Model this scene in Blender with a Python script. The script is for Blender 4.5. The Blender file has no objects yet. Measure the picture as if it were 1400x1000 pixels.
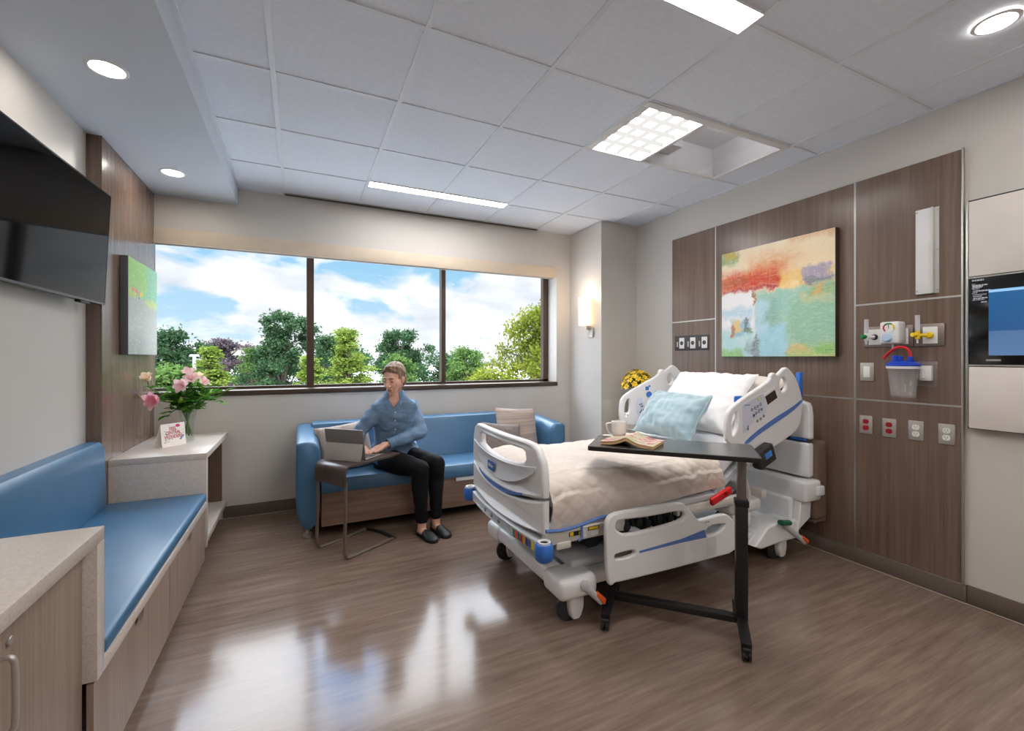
import bpy, bmesh, math, random
import numpy as np
from mathutils import Vector, Matrix, noise
PI = math.pi
random.seed(7)
SC = bpy.context.scene
COL = SC.collection

# ------------------------------------------------------------------ colour
def lin(c):
    c = c / 255.0
    return c / 12.92 if c <= 0.04045 else ((c + 0.055) / 1.055) ** 2.4
def rgb(r, g, b):
    return (lin(r), lin(g), lin(b), 1.0)

# ------------------------------------------------------------------ materials
class NT:
    def __init__(s, name):
        s.m = bpy.data.materials.new(name)
        s.m.use_nodes = True
        s.t = s.m.node_tree
        s.b = s.t.nodes.get('Principled BSDF')
        s.o = s.t.nodes.get('Material Output')
    def n(s, kind, **kw):
        x = s.t.nodes.new(kind)
        for k, v in kw.items():
            setattr(x, k, v)
        return x
    def l(s, a, b):
        s.t.links.new(a, b)
    def coord(s, scale=(1, 1, 1), out='Object', rot=(0, 0, 0)):
        tc = s.n('ShaderNodeTexCoord')
        mp = s.n('ShaderNodeMapping')
        mp.inputs['Scale'].default_value = scale
        mp.inputs['Rotation'].default_value = rot
        s.l(tc.outputs[out], mp.inputs['Vector'])
        return mp.outputs['Vector']
    def noise(s, vec, scale=5, detail=3, rough=0.5, dist=0.0):
        x = s.n('ShaderNodeTexNoise')
        x.inputs['Scale'].default_value = scale
        x.inputs['Detail'].default_value = detail
        x.inputs['Roughness'].default_value = rough
        x.inputs['Distortion'].default_value = dist
        s.l(vec, x.inputs['Vector'])
        return x.outputs['Fac']
    def ramp(s, fac, stops):
        r = s.n('ShaderNodeValToRGB')
        e = r.color_ramp.elements
        while len(e) < len(stops):
            e.new(0.5)
        for i, (p, c) in enumerate(stops):
            e[i].position = p
            e[i].color = c
        s.l(fac, r.inputs['Fac'])
        return r.outputs['Color']
    def math(s, op, a, b=None, clamp=False):
        x = s.n('ShaderNodeMath', operation=op, use_clamp=clamp)
        for i, v in enumerate((a, b)):
            if v is None:
                continue
            if isinstance(v, (int, float)):
                x.inputs[i].default_value = v
            else:
                s.l(v, x.inputs[i])
        return x.outputs[0]
    def mix(s, fac, a, b, mode='MIX'):
        x = s.n('ShaderNodeMix', data_type='RGBA', blend_type=mode)
        for sock, v in ((x.inputs[0], fac), (x.inputs[6], a), (x.inputs[7], b)):
            if isinstance(v, (int, float)):
                sock.default_value = v
            elif isinstance(v, tuple):
                sock.default_value = v
            else:
                s.l(v, sock)
        return x.outputs[2]
    def bump(s, h, strength=0.2, dist=0.01):
        x = s.n('ShaderNodeBump')
        x.inputs['Strength'].default_value = strength
        x.inputs['Distance'].default_value = dist
        s.l(h, x.inputs['Height'])
        s.l(x.outputs['Normal'], s.b.inputs['Normal'])

def mat(name, c, rough=0.5, metal=0.0, spec=0.5, grain=None, bump=None, coat=0.0, sheen=0.0):
    """plain paint, plastic, fabric or metal; grain=(scale, amount) varies the tone, bump=(scale, strength)"""
    k = NT(name)
    col = rgb(*c)
    k.b.inputs['Base Color'].default_value = col
    k.b.inputs['Roughness'].default_value = rough
    k.b.inputs['Metallic'].default_value = metal
    k.b.inputs['Specular IOR Level'].default_value = spec
    if coat:
        k.b.inputs['Coat Weight'].default_value = coat
        k.b.inputs['Coat Roughness'].default_value = 0.08
    if sheen:
        k.b.inputs['Sheen Weight'].default_value = sheen
    if grain is None:
        grain = (6.0, 0.04)
    v = k.coord()
    f = k.noise(v, grain[0], 4)
    lo = tuple(x * (1 - grain[1]) for x in col[:3]) + (1,)
    hi = tuple(min(1, x * (1 + grain[1])) for x in col[:3]) + (1,)
    k.l(k.ramp(f, [(0.3, lo), (0.7, hi)]), k.b.inputs['Base Color'])
    if bump:
        k.bump(k.noise(v, bump[0], 3), bump[1], 0.004)
    return k.m

def wood(name, dark, light, scale, rough=0.35, spec=0.5, plank=None):
    """stretched-noise grain; scale per axis is small along the grain"""
    k = NT(name)
    v = k.coord(scale)
    f1 = k.noise(v, 1.0, 6, 0.65)
    v2 = k.coord(tuple(a * 0.16 for a in scale))
    f2 = k.noise(v2, 1.0, 3, 0.5)
    f = k.math('ADD', k.math('MULTIPLY', f1, 0.65), k.math('MULTIPLY', f2, 0.35))
    c = k.ramp(f, [(0.36, rgb(*dark)), (0.64, rgb(*light))])
    k.l(c, k.b.inputs['Base Color'])
    k.b.inputs['Roughness'].default_value = rough
    k.b.inputs['Specular IOR Level'].default_value = spec
    k.bump(f1, 0.06, 0.002)
    return k.m

def emit(name, c, strength):
    k = NT(name)
    k.t.nodes.remove(k.b)
    e = k.n('ShaderNodeEmission')
    e.inputs['Color'].default_value = rgb(*c)
    e.inputs['Strength'].default_value = strength
    k.l(e.outputs[0], k.o.inputs['Surface'])
    return k.m

def clear(name, tint=(255, 255, 255), gloss=0.06, rough=0.02, edge=0.35, milk=0.0):
    """thin clear sheet: mostly see-through with a faint mirror reflection"""
    k = NT(name)
    k.t.nodes.remove(k.b)
    tr = k.n('ShaderNodeBsdfTransparent')
    tr.inputs['Color'].default_value = rgb(*tint)
    gl = k.n('ShaderNodeBsdfGlossy')
    gl.inputs['Roughness'].default_value = rough
    fr = k.n('ShaderNodeLayerWeight')
    fr.inputs['Blend'].default_value = 0.5
    f = k.math('ADD', k.math('MULTIPLY', k.math('POWER', fr.outputs['Facing'], 4.0), edge), gloss, clamp=True)
    mx = k.n('ShaderNodeMixShader')
    k.l(f, mx.inputs[0])
    k.l(tr.outputs[0], mx.inputs[1])
    k.l(gl.outputs[0], mx.inputs[2])
    last = mx
    if milk:
        df = k.n('ShaderNodeBsdfDiffuse')
        df.inputs['Color'].default_value = rgb(*tint)
        last = k.n('ShaderNodeMixShader')
        last.inputs[0].default_value = milk
        k.l(mx.outputs[0], last.inputs[1])
        k.l(df.outputs[0], last.inputs[2])
    k.l(last.outputs[0], k.o.inputs['Surface'])
    return k.m

# ------------------------------------------------------------------ mesh builder
class MB:
    def __init__(s):
        s.v, s.f, s.mi, s.cur = [], [], [], 0
    def add(s, vs, fs):
        b = len(s.v)
        s.v.extend(Vector(p) for p in vs)
        for f in fs:
            s.f.append(tuple(i + b for i in f))
            s.mi.append(s.cur)
        return s
    def bm(s, bm):
        bm.verts.ensure_lookup_table()
        bm.verts.index_update()
        return s.add([v.co.copy() for v in bm.verts], [[v.index for v in f.verts] for f in bm.faces])
    def box(s, x0, x1, y0, y1, z0, z1, bev=0.0, seg=2, M=None):
        bm = bmesh.new()
        bmesh.ops.create_cube(bm, size=1.0)
        for v in bm.verts:
            v.co = Vector(((x0 + x1) / 2 + v.co.x * (x1 - x0), (y0 + y1) / 2 + v.co.y * (y1 - y0), (z0 + z1) / 2 + v.co.z * (z1 - z0)))
        if bev > 0:
            bev = min(bev, 0.49 * min(abs(x1 - x0), abs(y1 - y0), abs(z1 - z0)))
            bmesh.ops.bevel(bm, geom=bm.edges[:], offset=bev, segments=seg, profile=0.5, affect='EDGES')
        if M is not None:
            bm.transform(M)
        s.bm(bm)
        bm.free()
        return s
    def cyl(s, p0, p1, r0, r1=None, n=20, bev=0.0):
        r1 = r0 if r1 is None else r1
        p0, p1 = Vector(p0), Vector(p1)
        d = (p1 - p0).normalized()
        L = (p1 - p0).length
        if bev > 0:
            prof = [(0, 0), (r0 - bev, 0), (r0, bev), (r1, L - bev), (r1 - bev, L), (0, L)]
        else:
            prof = [(0, 0), (r0, 0), (r1, L), (0, L)]
        return s.lathe(prof, p0, d, n)
    def lathe(s, prof, origin, axis=(0, 0, 1), n=24, ang=2 * PI):
        origin = Vector(origin)
        q = Vector((0, 0, 1)).rotation_difference(Vector(axis))
        vs, fs = [], []
        for r, h in prof:
            for i in range(n):
                a = ang * i / n
                vs.append(origin + q @ Vector((r * math.cos(a), r * math.sin(a), h)))
        for j in range(len(prof) - 1):
            for i in range(n):
                k = (i + 1) % n
                a, b, c, d = j * n + i, j * n + k, (j + 1) * n + k, (j + 1) * n + i
                if prof[j][0] < 1e-6:
                    fs.append((a, c, d))
                elif prof[j + 1][0] < 1e-6:
                    fs.append((a, b, d))
                else:
                    fs.append((a, b, c, d))
        return s.add(vs, fs)
    def tube(s, pts, r, n=10, caps=True, sx=1.0, closed=False):
        """swept tube; r is a number or one per point; sx flattens it sideways"""
        pts = [Vector(p) for p in pts]
        m = len(pts)
        rr = r if isinstance(r, (list, tuple)) else [r] * m
        vs, fs = [], []
        up = None
        for i, p in enumerate(pts):
            if closed:
                t = (pts[(i + 1) % m] - pts[i - 1]).normalized()
            else:
                t = (pts[min(i + 1, m - 1)] - pts[max(i - 1, 0)]).normalized()
            if up is None:
                up = Vector((0, 0, 1)) if abs(t.z) < 0.9 else Vector((1, 0, 0))
            a = t.cross(up).normalized()
            up = a.cross(t).normalized()
            for k in range(n):
                th = 2 * PI * k / n
                vs.append(p + a * (rr[i] * sx * math.cos(th)) + up * (rr[i] * math.sin(th)))
        last = m if closed else m - 1
        for i in range(last):
            for k in range(n):
                k2 = (k + 1) % n
                j = (i + 1) % m
                fs.append((i * n + k, i * n + k2, j * n + k2, j * n + k))
        if caps and not closed:
            fs.append(tuple(range(n))[::-1])
            fs.append(tuple((m - 1) * n + k for k in range(n)))
        return s.add(vs, fs)
    def limb(s, pts, rr, n=16, cap=5):
        """tapering limb with round ends"""
        pts = [Vector(p) for p in pts]
        a, b = (pts[0] - pts[1]).normalized(), (pts[-1] - pts[-2]).normalized()
        P, R = [], []
        for i in range(cap, 0, -1):
            th = PI / 2 * i / cap
            P.append(pts[0] + a * rr[0] * math.sin(th)); R.append(max(1e-4, rr[0] * math.cos(th)))
        P += pts; R += list(rr)
        for i in range(1, cap + 1):
            th = PI / 2 * i / cap
            P.append(pts[-1] + b * rr[-1] * math.sin(th)); R.append(max(1e-4, rr[-1] * math.cos(th)))
        return s.tube(P, R, n)
    def ell(s, c, ax, n=20, m=12):
        """ellipsoid, ax = three axis vectors"""
        c = Vector(c); ax = [Vector(a) for a in ax]
        vs, fs = [c + ax[2]], []
        for j in range(1, m):
            th = PI * j / m
            for i in range(n):
                ph = 2 * PI * i / n
                vs.append(c + ax[0] * math.sin(th) * math.cos(ph) + ax[1] * math.sin(th) * math.sin(ph) + ax[2] * math.cos(th))
        vs.append(c - ax[2])
        for i in range(n):
            fs.append((0, 1 + i, 1 + (i + 1) % n))
            fs.append((len(vs) - 1, 1 + (m - 2) * n + (i + 1) % n, 1 + (m - 2) * n + i))
        for j in range(m - 2):
            for i in range(n):
                k = (i + 1) % n
                fs.append((1 + j * n + i, 1 + (j + 1) * n + i, 1 + (j + 1) * n + k, 1 + j * n + k))
        return s.add(vs, fs)
    def loft(s, rings, closed_caps=True):
        n = len(rings[0]); vs, fs = [], []
        for r in rings:
            vs += r
        for j in range(len(rings) - 1):
            for i in range(n):
                k = (i + 1) % n
                fs.append((j * n + i, j * n + k, (j + 1) * n + k, (j + 1) * n + i))
        if closed_caps:
            fs.append(tuple(range(n))[::-1])
            fs.append(tuple((len(rings) - 1) * n + i for i in range(n)))
        return s.add(vs, fs)
    def grid(s, fn, nu, nv):
        vs = [fn(i / nu, j / nv) for j in range(nv + 1) for i in range(nu + 1)]
        w = nu + 1
        fs = [(j * w + i, j * w + i + 1, (j + 1) * w + i + 1, (j + 1) * w + i) for j in range(nv) for i in range(nu)]
        return s.add(vs, fs)
    def shape(s, outer, fn, t0, t1, holes=(), bev=0.0, seg=2):
        """flat outline (with holes) extruded from t0 to t1; fn(a, b, t) -> point"""
        cu = bpy.data.curves.new('tmp', 'CURVE')
        cu.dimensions = '2D'; cu.fill_mode = 'BOTH'
        d = abs(t1 - t0)
        cu.extrude = max(0.0, d / 2 - bev)
        cu.bevel_depth = bev
        cu.bevel_resolution = seg
        cu.offset = -bev
        for lp in [outer] + list(holes):
            sp = cu.splines.new('POLY')
            sp.points.add(len(lp) - 1)
            for i, p in enumerate(lp):
                sp.points[i].co = (p[0], p[1], 0, 1)
            sp.use_cyclic_u = True
        ob = bpy.data.objects.new('tmp', cu)
        COL.objects.link(ob)
        dg = bpy.context.evaluated_depsgraph_get()
        me = bpy.data.meshes.new_from_object(ob.evaluated_get(dg))
        mid = (t0 + t1) / 2
        s.add([fn(v.co.x, v.co.y, mid + v.co.z) for v in me.vertices], [tuple(p.vertices) for p in me.polygons])
        bpy.data.objects.remove(ob); bpy.data.curves.remove(cu); bpy.data.meshes.remove(me)
        return s
    def text(s, body, size, fn, depth=0.001, bold=0.0):
        """lettering; fn(a, b, t) -> point, centred on (0, 0)"""
        cu = bpy.data.curves.new('tmp', 'FONT')
        cu.body = body; cu.size = size; cu.align_x = 'CENTER'; cu.align_y = 'CENTER'
        cu.extrude = depth / 2; cu.offset = bold; cu.resolution_u = 3
        ob = bpy.data.objects.new('tmp', cu)
        COL.objects.link(ob)
        dg = bpy.context.evaluated_depsgraph_get()
        me = bpy.data.meshes.new_from_object(ob.evaluated_get(dg))
        s.add([fn(v.co.x, v.co.y, v.co.z) for v in me.vertices], [tuple(p.vertices) for p in me.polygons])
        bpy.data.objects.remove(ob); bpy.data.curves.remove(cu); bpy.data.meshes.remove(me)
        return s
    def xf(s, M):
        s.v = [M @ p for p in s.v]
        return s

def remesh(mb, voxel, smooth=4, fac=0.5):
    """fuse overlapping shapes into one continuous skin"""
    me = bpy.data.meshes.new('tmp')
    me.from_pydata([tuple(p) for p in mb.v], [], mb.f)
    ob = bpy.data.objects.new('tmp', me)
    COL.objects.link(ob)
    r = ob.modifiers.new('r', 'REMESH'); r.mode = 'VOXEL'; r.voxel_size = voxel
    if smooth:
        q = ob.modifiers.new('s', 'SMOOTH'); q.iterations = smooth; q.factor = fac
    dg = bpy.context.evaluated_depsgraph_get()
    m2 = bpy.data.meshes.new_from_object(ob.evaluated_get(dg))
    out = MB()
    out.add([v.co.copy() for v in m2.vertices], [tuple(p.vertices) for p in m2.polygons])
    bpy.data.objects.remove(ob); bpy.data.meshes.remove(me); bpy.data.meshes.remove(m2)
    return out

ROOTM = {}
def root_of(o):
    while o.parent is not None:
        o = o.parent
    return o
def props(o, label=None, cat=None, group=None, kind=None):
    for k, v in (('label', label), ('category', cat), ('group', group), ('kind', kind)):
        if v:
            o[k] = v
    return o
def thing(name, label, cat, loc, rz=0.0, group=None):
    o = bpy.data.objects.new(name, None)
    COL.objects.link(o)
    o.empty_display_size = 0.1
    o.location = loc
    o.rotation_euler = (0, 0, rz)
    ROOTM[o.name] = Matrix.Translation(Vector(loc)) @ Matrix.Rotation(rz, 4, 'Z')
    return props(o, label, cat, group)
def mesh_obj(name, mb, m, smooth=35, inv=None):
    me = bpy.data.meshes.new(name)
    vs = mb.v if inv is None else [inv @ p for p in mb.v]
    me.from_pydata([tuple(p) for p in vs], [], mb.f)
    for x in (m if isinstance(m, (list, tuple)) else [m]):
        me.materials.append(x)
    if any(mb.mi):
        me.polygons.foreach_set('material_index', mb.mi)
    me.validate()
    if smooth:
        bm = bmesh.new(); bm.from_mesh(me)
        bmesh.ops.recalc_face_normals(bm, faces=bm.faces[:])
        bm.to_mesh(me); bm.free()
        me.shade_smooth()
        me.set_sharp_from_angle(angle=math.radians(smooth))
    o = bpy.data.objects.new(name, me)
    COL.objects.link(o)
    return o
def part(name, mb, m, parent, smooth=35, label=None, local=False, kind=None):
    inv = None if local else ROOTM[root_of(parent).name].inverted()
    o = mesh_obj(name, mb, m, smooth, inv)
    o.parent = parent
    return props(o, label, None, None, kind)
def solo(name, mb, m, label, cat, group=None, kind=None, smooth=35):
    """a thing that is one mesh; its origin goes to the middle of its base"""
    xs, ys, zs = zip(*[tuple(p) for p in mb.v])
    c = Vector(((min(xs) + max(xs)) / 2, (min(ys) + max(ys)) / 2, min(zs)))
    o = mesh_obj(name, mb, m, smooth, Matrix.Translation(-c))
    o.location = c
    ROOTM[o.name] = Matrix.Translation(c)
    return props(o, label, cat, group, kind)
def struct(name, mb, m, parent=None, smooth=35):
    o = mesh_obj(name, mb, m, smooth)
    if parent is not None:
        o.parent = parent
    else:
        o['kind'] = 'structure'
        ROOTM[o.name] = Matrix.Identity(4)
    return o
def copy_tree(o, parent=None):
    c = o.copy(); COL.objects.link(c)
    if parent is not None:
        c.parent = parent
    for ch in list(o.children):
        copy_tree(ch, c)
    return c

def chaikin(p, it=2, closed=True):
    for _ in range(it):
        q = []
        n = len(p)
        for i in range(n if closed else n - 1):
            a, b = p[i], p[(i + 1) % n]
            q.append(tuple(a[k] * 0.75 + b[k] * 0.25 for k in range(len(a))))
            q.append(tuple(a[k] * 0.25 + b[k] * 0.75 for k in range(len(a))))
        p = q if closed else [p[0]] + q + [p[-1]]
    return p
def spline(p, n=8):
    """smooth open curve through the points"""
    P = [Vector(x) for x in p]
    out = []
    for i in range(len(P) - 1):
        a, b, c, d = P[max(i - 1, 0)], P[i], P[i + 1], P[min(i + 2, len(P) - 1)]
        for k in range(n):
            t = k / n
            out.append(0.5 * ((2 * b) + (c - a) * t + (2 * a - 5 * b + 4 * c - d) * t * t + (3 * b - a - 3 * c + d) * t ** 3))
    out.append(P[-1])
    return out
def rrect(x0, x1, y0, y1, r, n=5):
    out = []
    for cx, cy, a0 in ((x1 - r, y1 - r, 0), (x0 + r, y1 - r, 90), (x0 + r, y0 + r, 180), (x1 - r, y0 + r, 270)):
        for i in range(n + 1):
            a = math.radians(a0 + 90 * i / n)
            out.append((cx + r * math.cos(a), cy + r * math.sin(a)))
    return out
def disc(cx, cy, rx, ry=None, n=20):
    ry = rx if ry is None else ry
    return [(cx + rx * math.cos(2 * PI * i / n), cy + ry * math.sin(2 * PI * i / n)) for i in range(n)]
# plane mappers
def onX(x):                       # outline in (y, z), thickness along -x
    return lambda a, b, t: Vector((x - t, a, b))
def onY(y):                       # outline in (x, z), thickness along -y
    return lambda a, b, t: Vector((a, y - t, b))
def onZ(z):
    return lambda a, b, t: Vector((a, b, z + t))
def frame_M(o, x, y):
    """matrix with local x, y given (made square) and origin o"""
    x = Vector(x).normalized(); y = Vector(y)
    z = x.cross(y).normalized(); y = z.cross(x)
    M = Matrix((x, y, z)).transposed().to_4x4()
    M.translation = Vector(o)
    return M

# ------------------------------------------------------------------ camera (level, 1.32 m above the floor, 98 degrees wide)
F_PX, YAW, CAM_H, CY = 607.0, 0.445, 1.32, 489.4
cam = bpy.data.cameras.new('camera')
cam.sensor_width = 36.0
cam.lens = F_PX / 1400 * 36.0
cam.shift_y = -(500 - CY) / 1400
cam.clip_start = 0.05; cam.clip_end = 600
co = bpy.data.objects.new('camera', cam)
COL.objects.link(co)
co.location = (0, 0, CAM_H)
co.rotation_euler = (PI / 2, 0, -YAW)
SC.camera = co

# ================================================================== MATERIALS
M_wall = mat('wall_paint', (205, 201, 196), 0.42, spec=0.4, grain=(3, 0.02), bump=(180, 0.03))
M_ceil = mat('ceiling_tile', (230, 236, 246), 0.9, spec=0.1, grain=(40, 0.03), bump=(140, 0.12))
M_grid = mat('grid_metal', (224, 229, 236), 0.5)
M_soffit = mat('soffit_paint', (206, 213, 224), 0.7, spec=0.3, grain=(3, 0.02))
M_base = mat('base_vinyl', (104, 92, 84), 0.5)
M_white = mat('white_paint', (226, 226, 226), 0.45)
M_woodL = wood('wall_laminate', (96, 77, 66), (128, 106, 93), (42, 42, 1.2), 0.23, 0.7)
M_woodB = wood('cabinet_laminate', (132, 113, 100), (164, 145, 131), (60, 60, 1.4), 0.42)
M_woodD = wood('shaded_laminate', (88, 68, 57), (112, 90, 76), (42, 42, 1.2), 0.4)  # darker copy of the wall laminate, shade put into its colour
M_walnut = wood('sofa_laminate', (108, 82, 68), (150, 122, 104), (1.6, 1.6, 34), 0.4)
M_alu = mat('brushed_aluminium', (196, 194, 190), 0.34, metal=0.85, grain=(60, 0.05))
M_steel = mat('satin_steel', (190, 184, 178), 0.36, metal=0.55, grain=(80, 0.05))
M_bronze = mat('dark_bronze', (84, 70, 60), 0.35, metal=0.5)
M_blackp = mat('black_plastic', (24, 24, 26), 0.4)
M_black = mat('black_steel', (26, 25, 26), 0.38, spec=0.5)
M_darkg = mat('dark_grey_plastic', (70, 70, 74), 0.5)
M_plastic = mat('bed_plastic', (226, 226, 227), 0.35, spec=0.5, grain=(4, 0.015))
M_plasticg = mat('grey_bed_plastic', (196, 199, 204), 0.42, grain=(4, 0.02))
M_cream = mat('cream_bed_metal', (206, 203, 194), 0.42)
M_bblue = mat('bright_blue_plastic', (52, 112, 200), 0.4)
M_lblue = mat('slate_blue_trim', (88, 122, 188), 0.4)
M_vinyl = mat('blue_vinyl', (66, 109, 144), 0.34, spec=0.5, grain=(9, 0.05), bump=(260, 0.05))
M_red = mat('red_plastic', (204, 24, 30), 0.4)
M_orange = mat('orange_plastic', (238, 98, 26), 0.4)
M_green = mat('green_plastic', (16, 118, 62), 0.4)
M_yellow = mat('yellow_plastic', (240, 204, 24), 0.4)
M_clear = clear('clear_plastic', (252, 253, 254), 0.05, 0.05)
M_glass = clear('window_glass', (252, 253, 253), 0.001, 0.0, 0.05)
M_vglass = clear('vase_glass', (251, 253, 252), 0.05, 0.0, 0.4)
M_lampw = emit('lamp_white', (255, 251, 247), 30.0)
M_lampd = emit('downlight_white', (255, 247, 236), 70.0)

def stone_mat():
    k = NT('speckled_quartz')
    v = k.coord()
    f = k.noise(v, 130, 3, 0.7)
    f2 = k.noise(v, 420, 2, 0.6)
    c = k.ramp(f, [(0.34, rgb(196, 184, 174)), (0.5, rgb(208, 198, 189)), (0.68, rgb(216, 208, 200))])
    c = k.mix(k.math('MULTIPLY', k.math('GREATER_THAN', f2, 0.64), 0.5), c, rgb(164, 150, 138))
    k.l(c, k.b.inputs['Base Color'])
    k.b.inputs['Roughness'].default_value = 0.28
    return k.m
M_stone = stone_mat()

def floor_mat():
    k = NT('vinyl_plank_floor')
    br = k.n('ShaderNodeTexBrick')
    br.offset = 0.37
    for nm, val in (('Scale', 1.0), ('Mortar Size', 0.0), ('Brick Width', 1.22), ('Row Height', 0.152), ('Bias', 0.0)):
        br.inputs[nm].default_value = val
    br.inputs['Color1'].default_value = (0.42, 0.42, 0.42, 1)
    br.inputs['Color2'].default_value = (0.58, 0.58, 0.58, 1)
    k.l(k.coord(), br.inputs['Vector'])
    a = k.noise(k.coord((2.2, 26, 1)), 1.0, 5, 0.6)
    b = k.noise(k.coord((5.0, 110, 1)), 1.0, 4, 0.6)
    d = k.noise(k.coord((0.7, 3.2, 1)), 1.0, 3, 0.5)
    f = k.math('ADD', k.math('MULTIPLY', a, 0.42), k.math('MULTIPLY', b, 0.22))
    f = k.math('ADD', f, k.math('MULTIPLY', d, 0.18))
    f = k.math('ADD', f, k.math('MULTIPLY', br.outputs['Color'], 0.18))
    c = k.ramp(f, [(0.35, rgb(100, 82, 71)), (0.5, rgb(123, 104, 92)), (0.65, rgb(146, 126, 112))])
    k.l(c, k.b.inputs['Base Color'])
    r = k.math('ADD', k.math('MULTIPLY', a, 0.09), 0.10)
    k.l(r, k.b.inputs['Roughness'])
    k.b.inputs['Specular IOR Level'].default_value = 0.5
    k.bump(b, 0.03, 0.002)
    k.b.inputs['Specular IOR Level'].default_value = 0.42
    return k.m
M_floor = floor_mat()

def stripe_mat(name, c, axis, scale, amount, rough=0.85, bump=0.3):
    k = NT(name)
    s = [1.0, 1.0, 1.0]; s[axis] = scale
    f = k.noise(k.coord(tuple(s)), 1.0, 2)
    g = k.noise(k.coord((300, 300, 300)), 1.0, 2)
    lo = tuple(x * (1 - amount) for x in rgb(*c)[:3]) + (1,)
    hi = tuple(min(1, x * (1 + amount)) for x in rgb(*c)[:3]) + (1,)
    k.l(k.ramp(f, [(0.4, lo), (0.6, hi)]), k.b.inputs['Base Color'])
    k.b.inputs['Roughness'].default_value = rough
    k.b.inputs['Sheen Weight'].default_value = 0.2
    k.bump(k.math('ADD', f, k.math('MULTIPLY', g, 0.4)), bump, 0.004)
    return k.m

# ================================================================== THE SETTING
XL, XR, YB, YF, ZC = -1.09, 3.235, 4.29, -2.6, 2.717
ZS = 2.585                         # soffit underside
WX0, WX1, WZ0, WZ1 = -1.12, 2.60, 1.05, 2.33
struct('floor', MB().box(XL - 0.2, XR + 0.2, YF - 0.2, YB + 0.25, -0.12, 0), M_floor)
b = MB()
b.box(XL - 0.2, XR + 0.2, YB, YB + 0.25, 0, WZ0 - 0.045)
b.box(XL - 0.2, XR + 0.2, YB, YB + 0.25, WZ1, ZC + 0.1)
b.box(XL - 0.2, WX0, YB, YB + 0.25, WZ0 - 0.045, WZ1)
b.box(WX1, XR + 0.2, YB, YB + 0.25, WZ0 - 0.045, WZ1)
struct('wall_back', b, M_wall)
struct('wall_left', MB().box(XL - 0.2, XL, YF, YB, 0, ZC + 0.1), M_wall)
struct('wall_right', MB().box(XR, XR + 0.2, YF, YB, 0, ZC + 0.1), M_wall)
struct('wall_front', MB().box(XL - 0.2, XR + 0.2, YF - 0.2, YF, 0, ZC + 0.1), M_wall)
col = struct('column', MB().box(2.775, XR, 3.70, YB, 0, ZC), M_wall)
struct('protection_sheet', MB().box(2.785, XR - 0.004, 3.697, 3.70, 0.1, 0.885, 0.001), mat('wall_sheet', (196, 189, 178), 0.35), col)

# suspended ceiling: tiles above a grid of bars, open above the examination light
EX0, EX1, EY0, EY1 = 1.71, 2.93, 1.857, 2.467
b = MB()
for x0, x1, y0, y1 in ((XL, EX0, YF, YB), (EX1, XR, YF, YB), (EX0, EX1, YF, EY0), (EX0, EX1, EY1, YB)):
    b.box(x0, x1, y0, y1, ZC + 0.006, ZC + 0.03)
b.box(XL, XR, YF, YB, ZC + 0.28, ZC + 0.33)
ceil = struct('ceiling', b, M_ceil)
GX = [-0.12 + 0.61 * i for i in range(6)]
GY = [0.637 + 0.61 * i for i in range(-5, 6)]
b = MB()
for x in GX:
    for y0, y1 in ([(YF, EY0), (EY1, YB)] if EX0 + 0.1 < x < EX1 - 0.1 else [(YF, YB)]):
        b.box(x - 0.012, x + 0.012, y0, y1, ZC, ZC + 0.008)
for y in GY:
    b.box(-0.465, XR, y - 0.009, y + 0.009, ZC + 0.001, ZC + 0.008)
b.box(-0.465, -0.443, YF, YB, ZC, ZC + 0.008)
b.box(XR - 0.022, XR, YF, 3.70, ZC, ZC + 0.008)
b.box(-0.465, 2.78, YB - 0.022, YB, ZC, ZC + 0.008)
struct('ceiling_grid', b, M_grid, ceil)
struct('ceiling_soffit', MB().box(XL, -0.465, YF, YB, ZS, ZC + 0.006), M_soffit)
struct('baseboard_back', MB().box(-0.57, 2.775, YB - 0.009, YB, 0, 0.102, 0.003), M_base)
b = MB()
b.box(XR - 0.02, XR, 1.10, 3.70, 0, 0.098, 0.003)
b.box(XR - 0.009, XR, YF, 1.10, 0, 0.102, 0.003)
struct('baseboard_right', b, M_base)
# quarter-round bead along the foot of the baseboards
struct('trim_1', MB().tube([(XR - 0.026, YF, 0.004), (XR - 0.026, 3.70, 0.004)], 0.005, 8), mat('floor_bead', (150, 134, 122), 0.3))
struct('trim_2', MB().tube([(-0.57, YB - 0.014, 0.004), (2.775, YB - 0.014, 0.004)], 0.005, 8), bpy.data.materials['floor_bead'])

# window: bronze frame, mullions, three panes, sill
wf = struct('window_1', MB().box(WX0, WX1, YB + 0.185, YB + 0.245, WZ0, WZ0 + 0.022)
            .box(WX0, WX1, YB + 0.185, YB + 0.245, WZ1 - 0.05, WZ1)
            .box(WX1 - 0.066, WX1, YB + 0.185, YB + 0.245, WZ0, WZ1)
            .box(WX0, WX0 + 0.05, YB + 0.185, YB + 0.245, WZ0, WZ1)
            .box(0.052, 0.113, YB + 0.165, YB + 0.245, WZ0, WZ1)
            .box(1.318, 1.362, YB + 0.165, YB + 0.245, WZ0, WZ1), M_bronze)
for x0, x1 in ((WX0 + 0.05, 0.052), (0.113, 1.318), (1.362, WX1 - 0.066)):
    struct('pane', MB().box(x0, x1, YB + 0.21, YB + 0.216, WZ0 + 0.022, WZ1 - 0.05), M_glass, wf, 0)
struct('window_sill', MB().box(-1.02, WX1 + 0.01, YB - 0.012, YB + 0.19, WZ0 - 0.042, WZ0, 0.004), M_bronze, wf)

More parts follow.
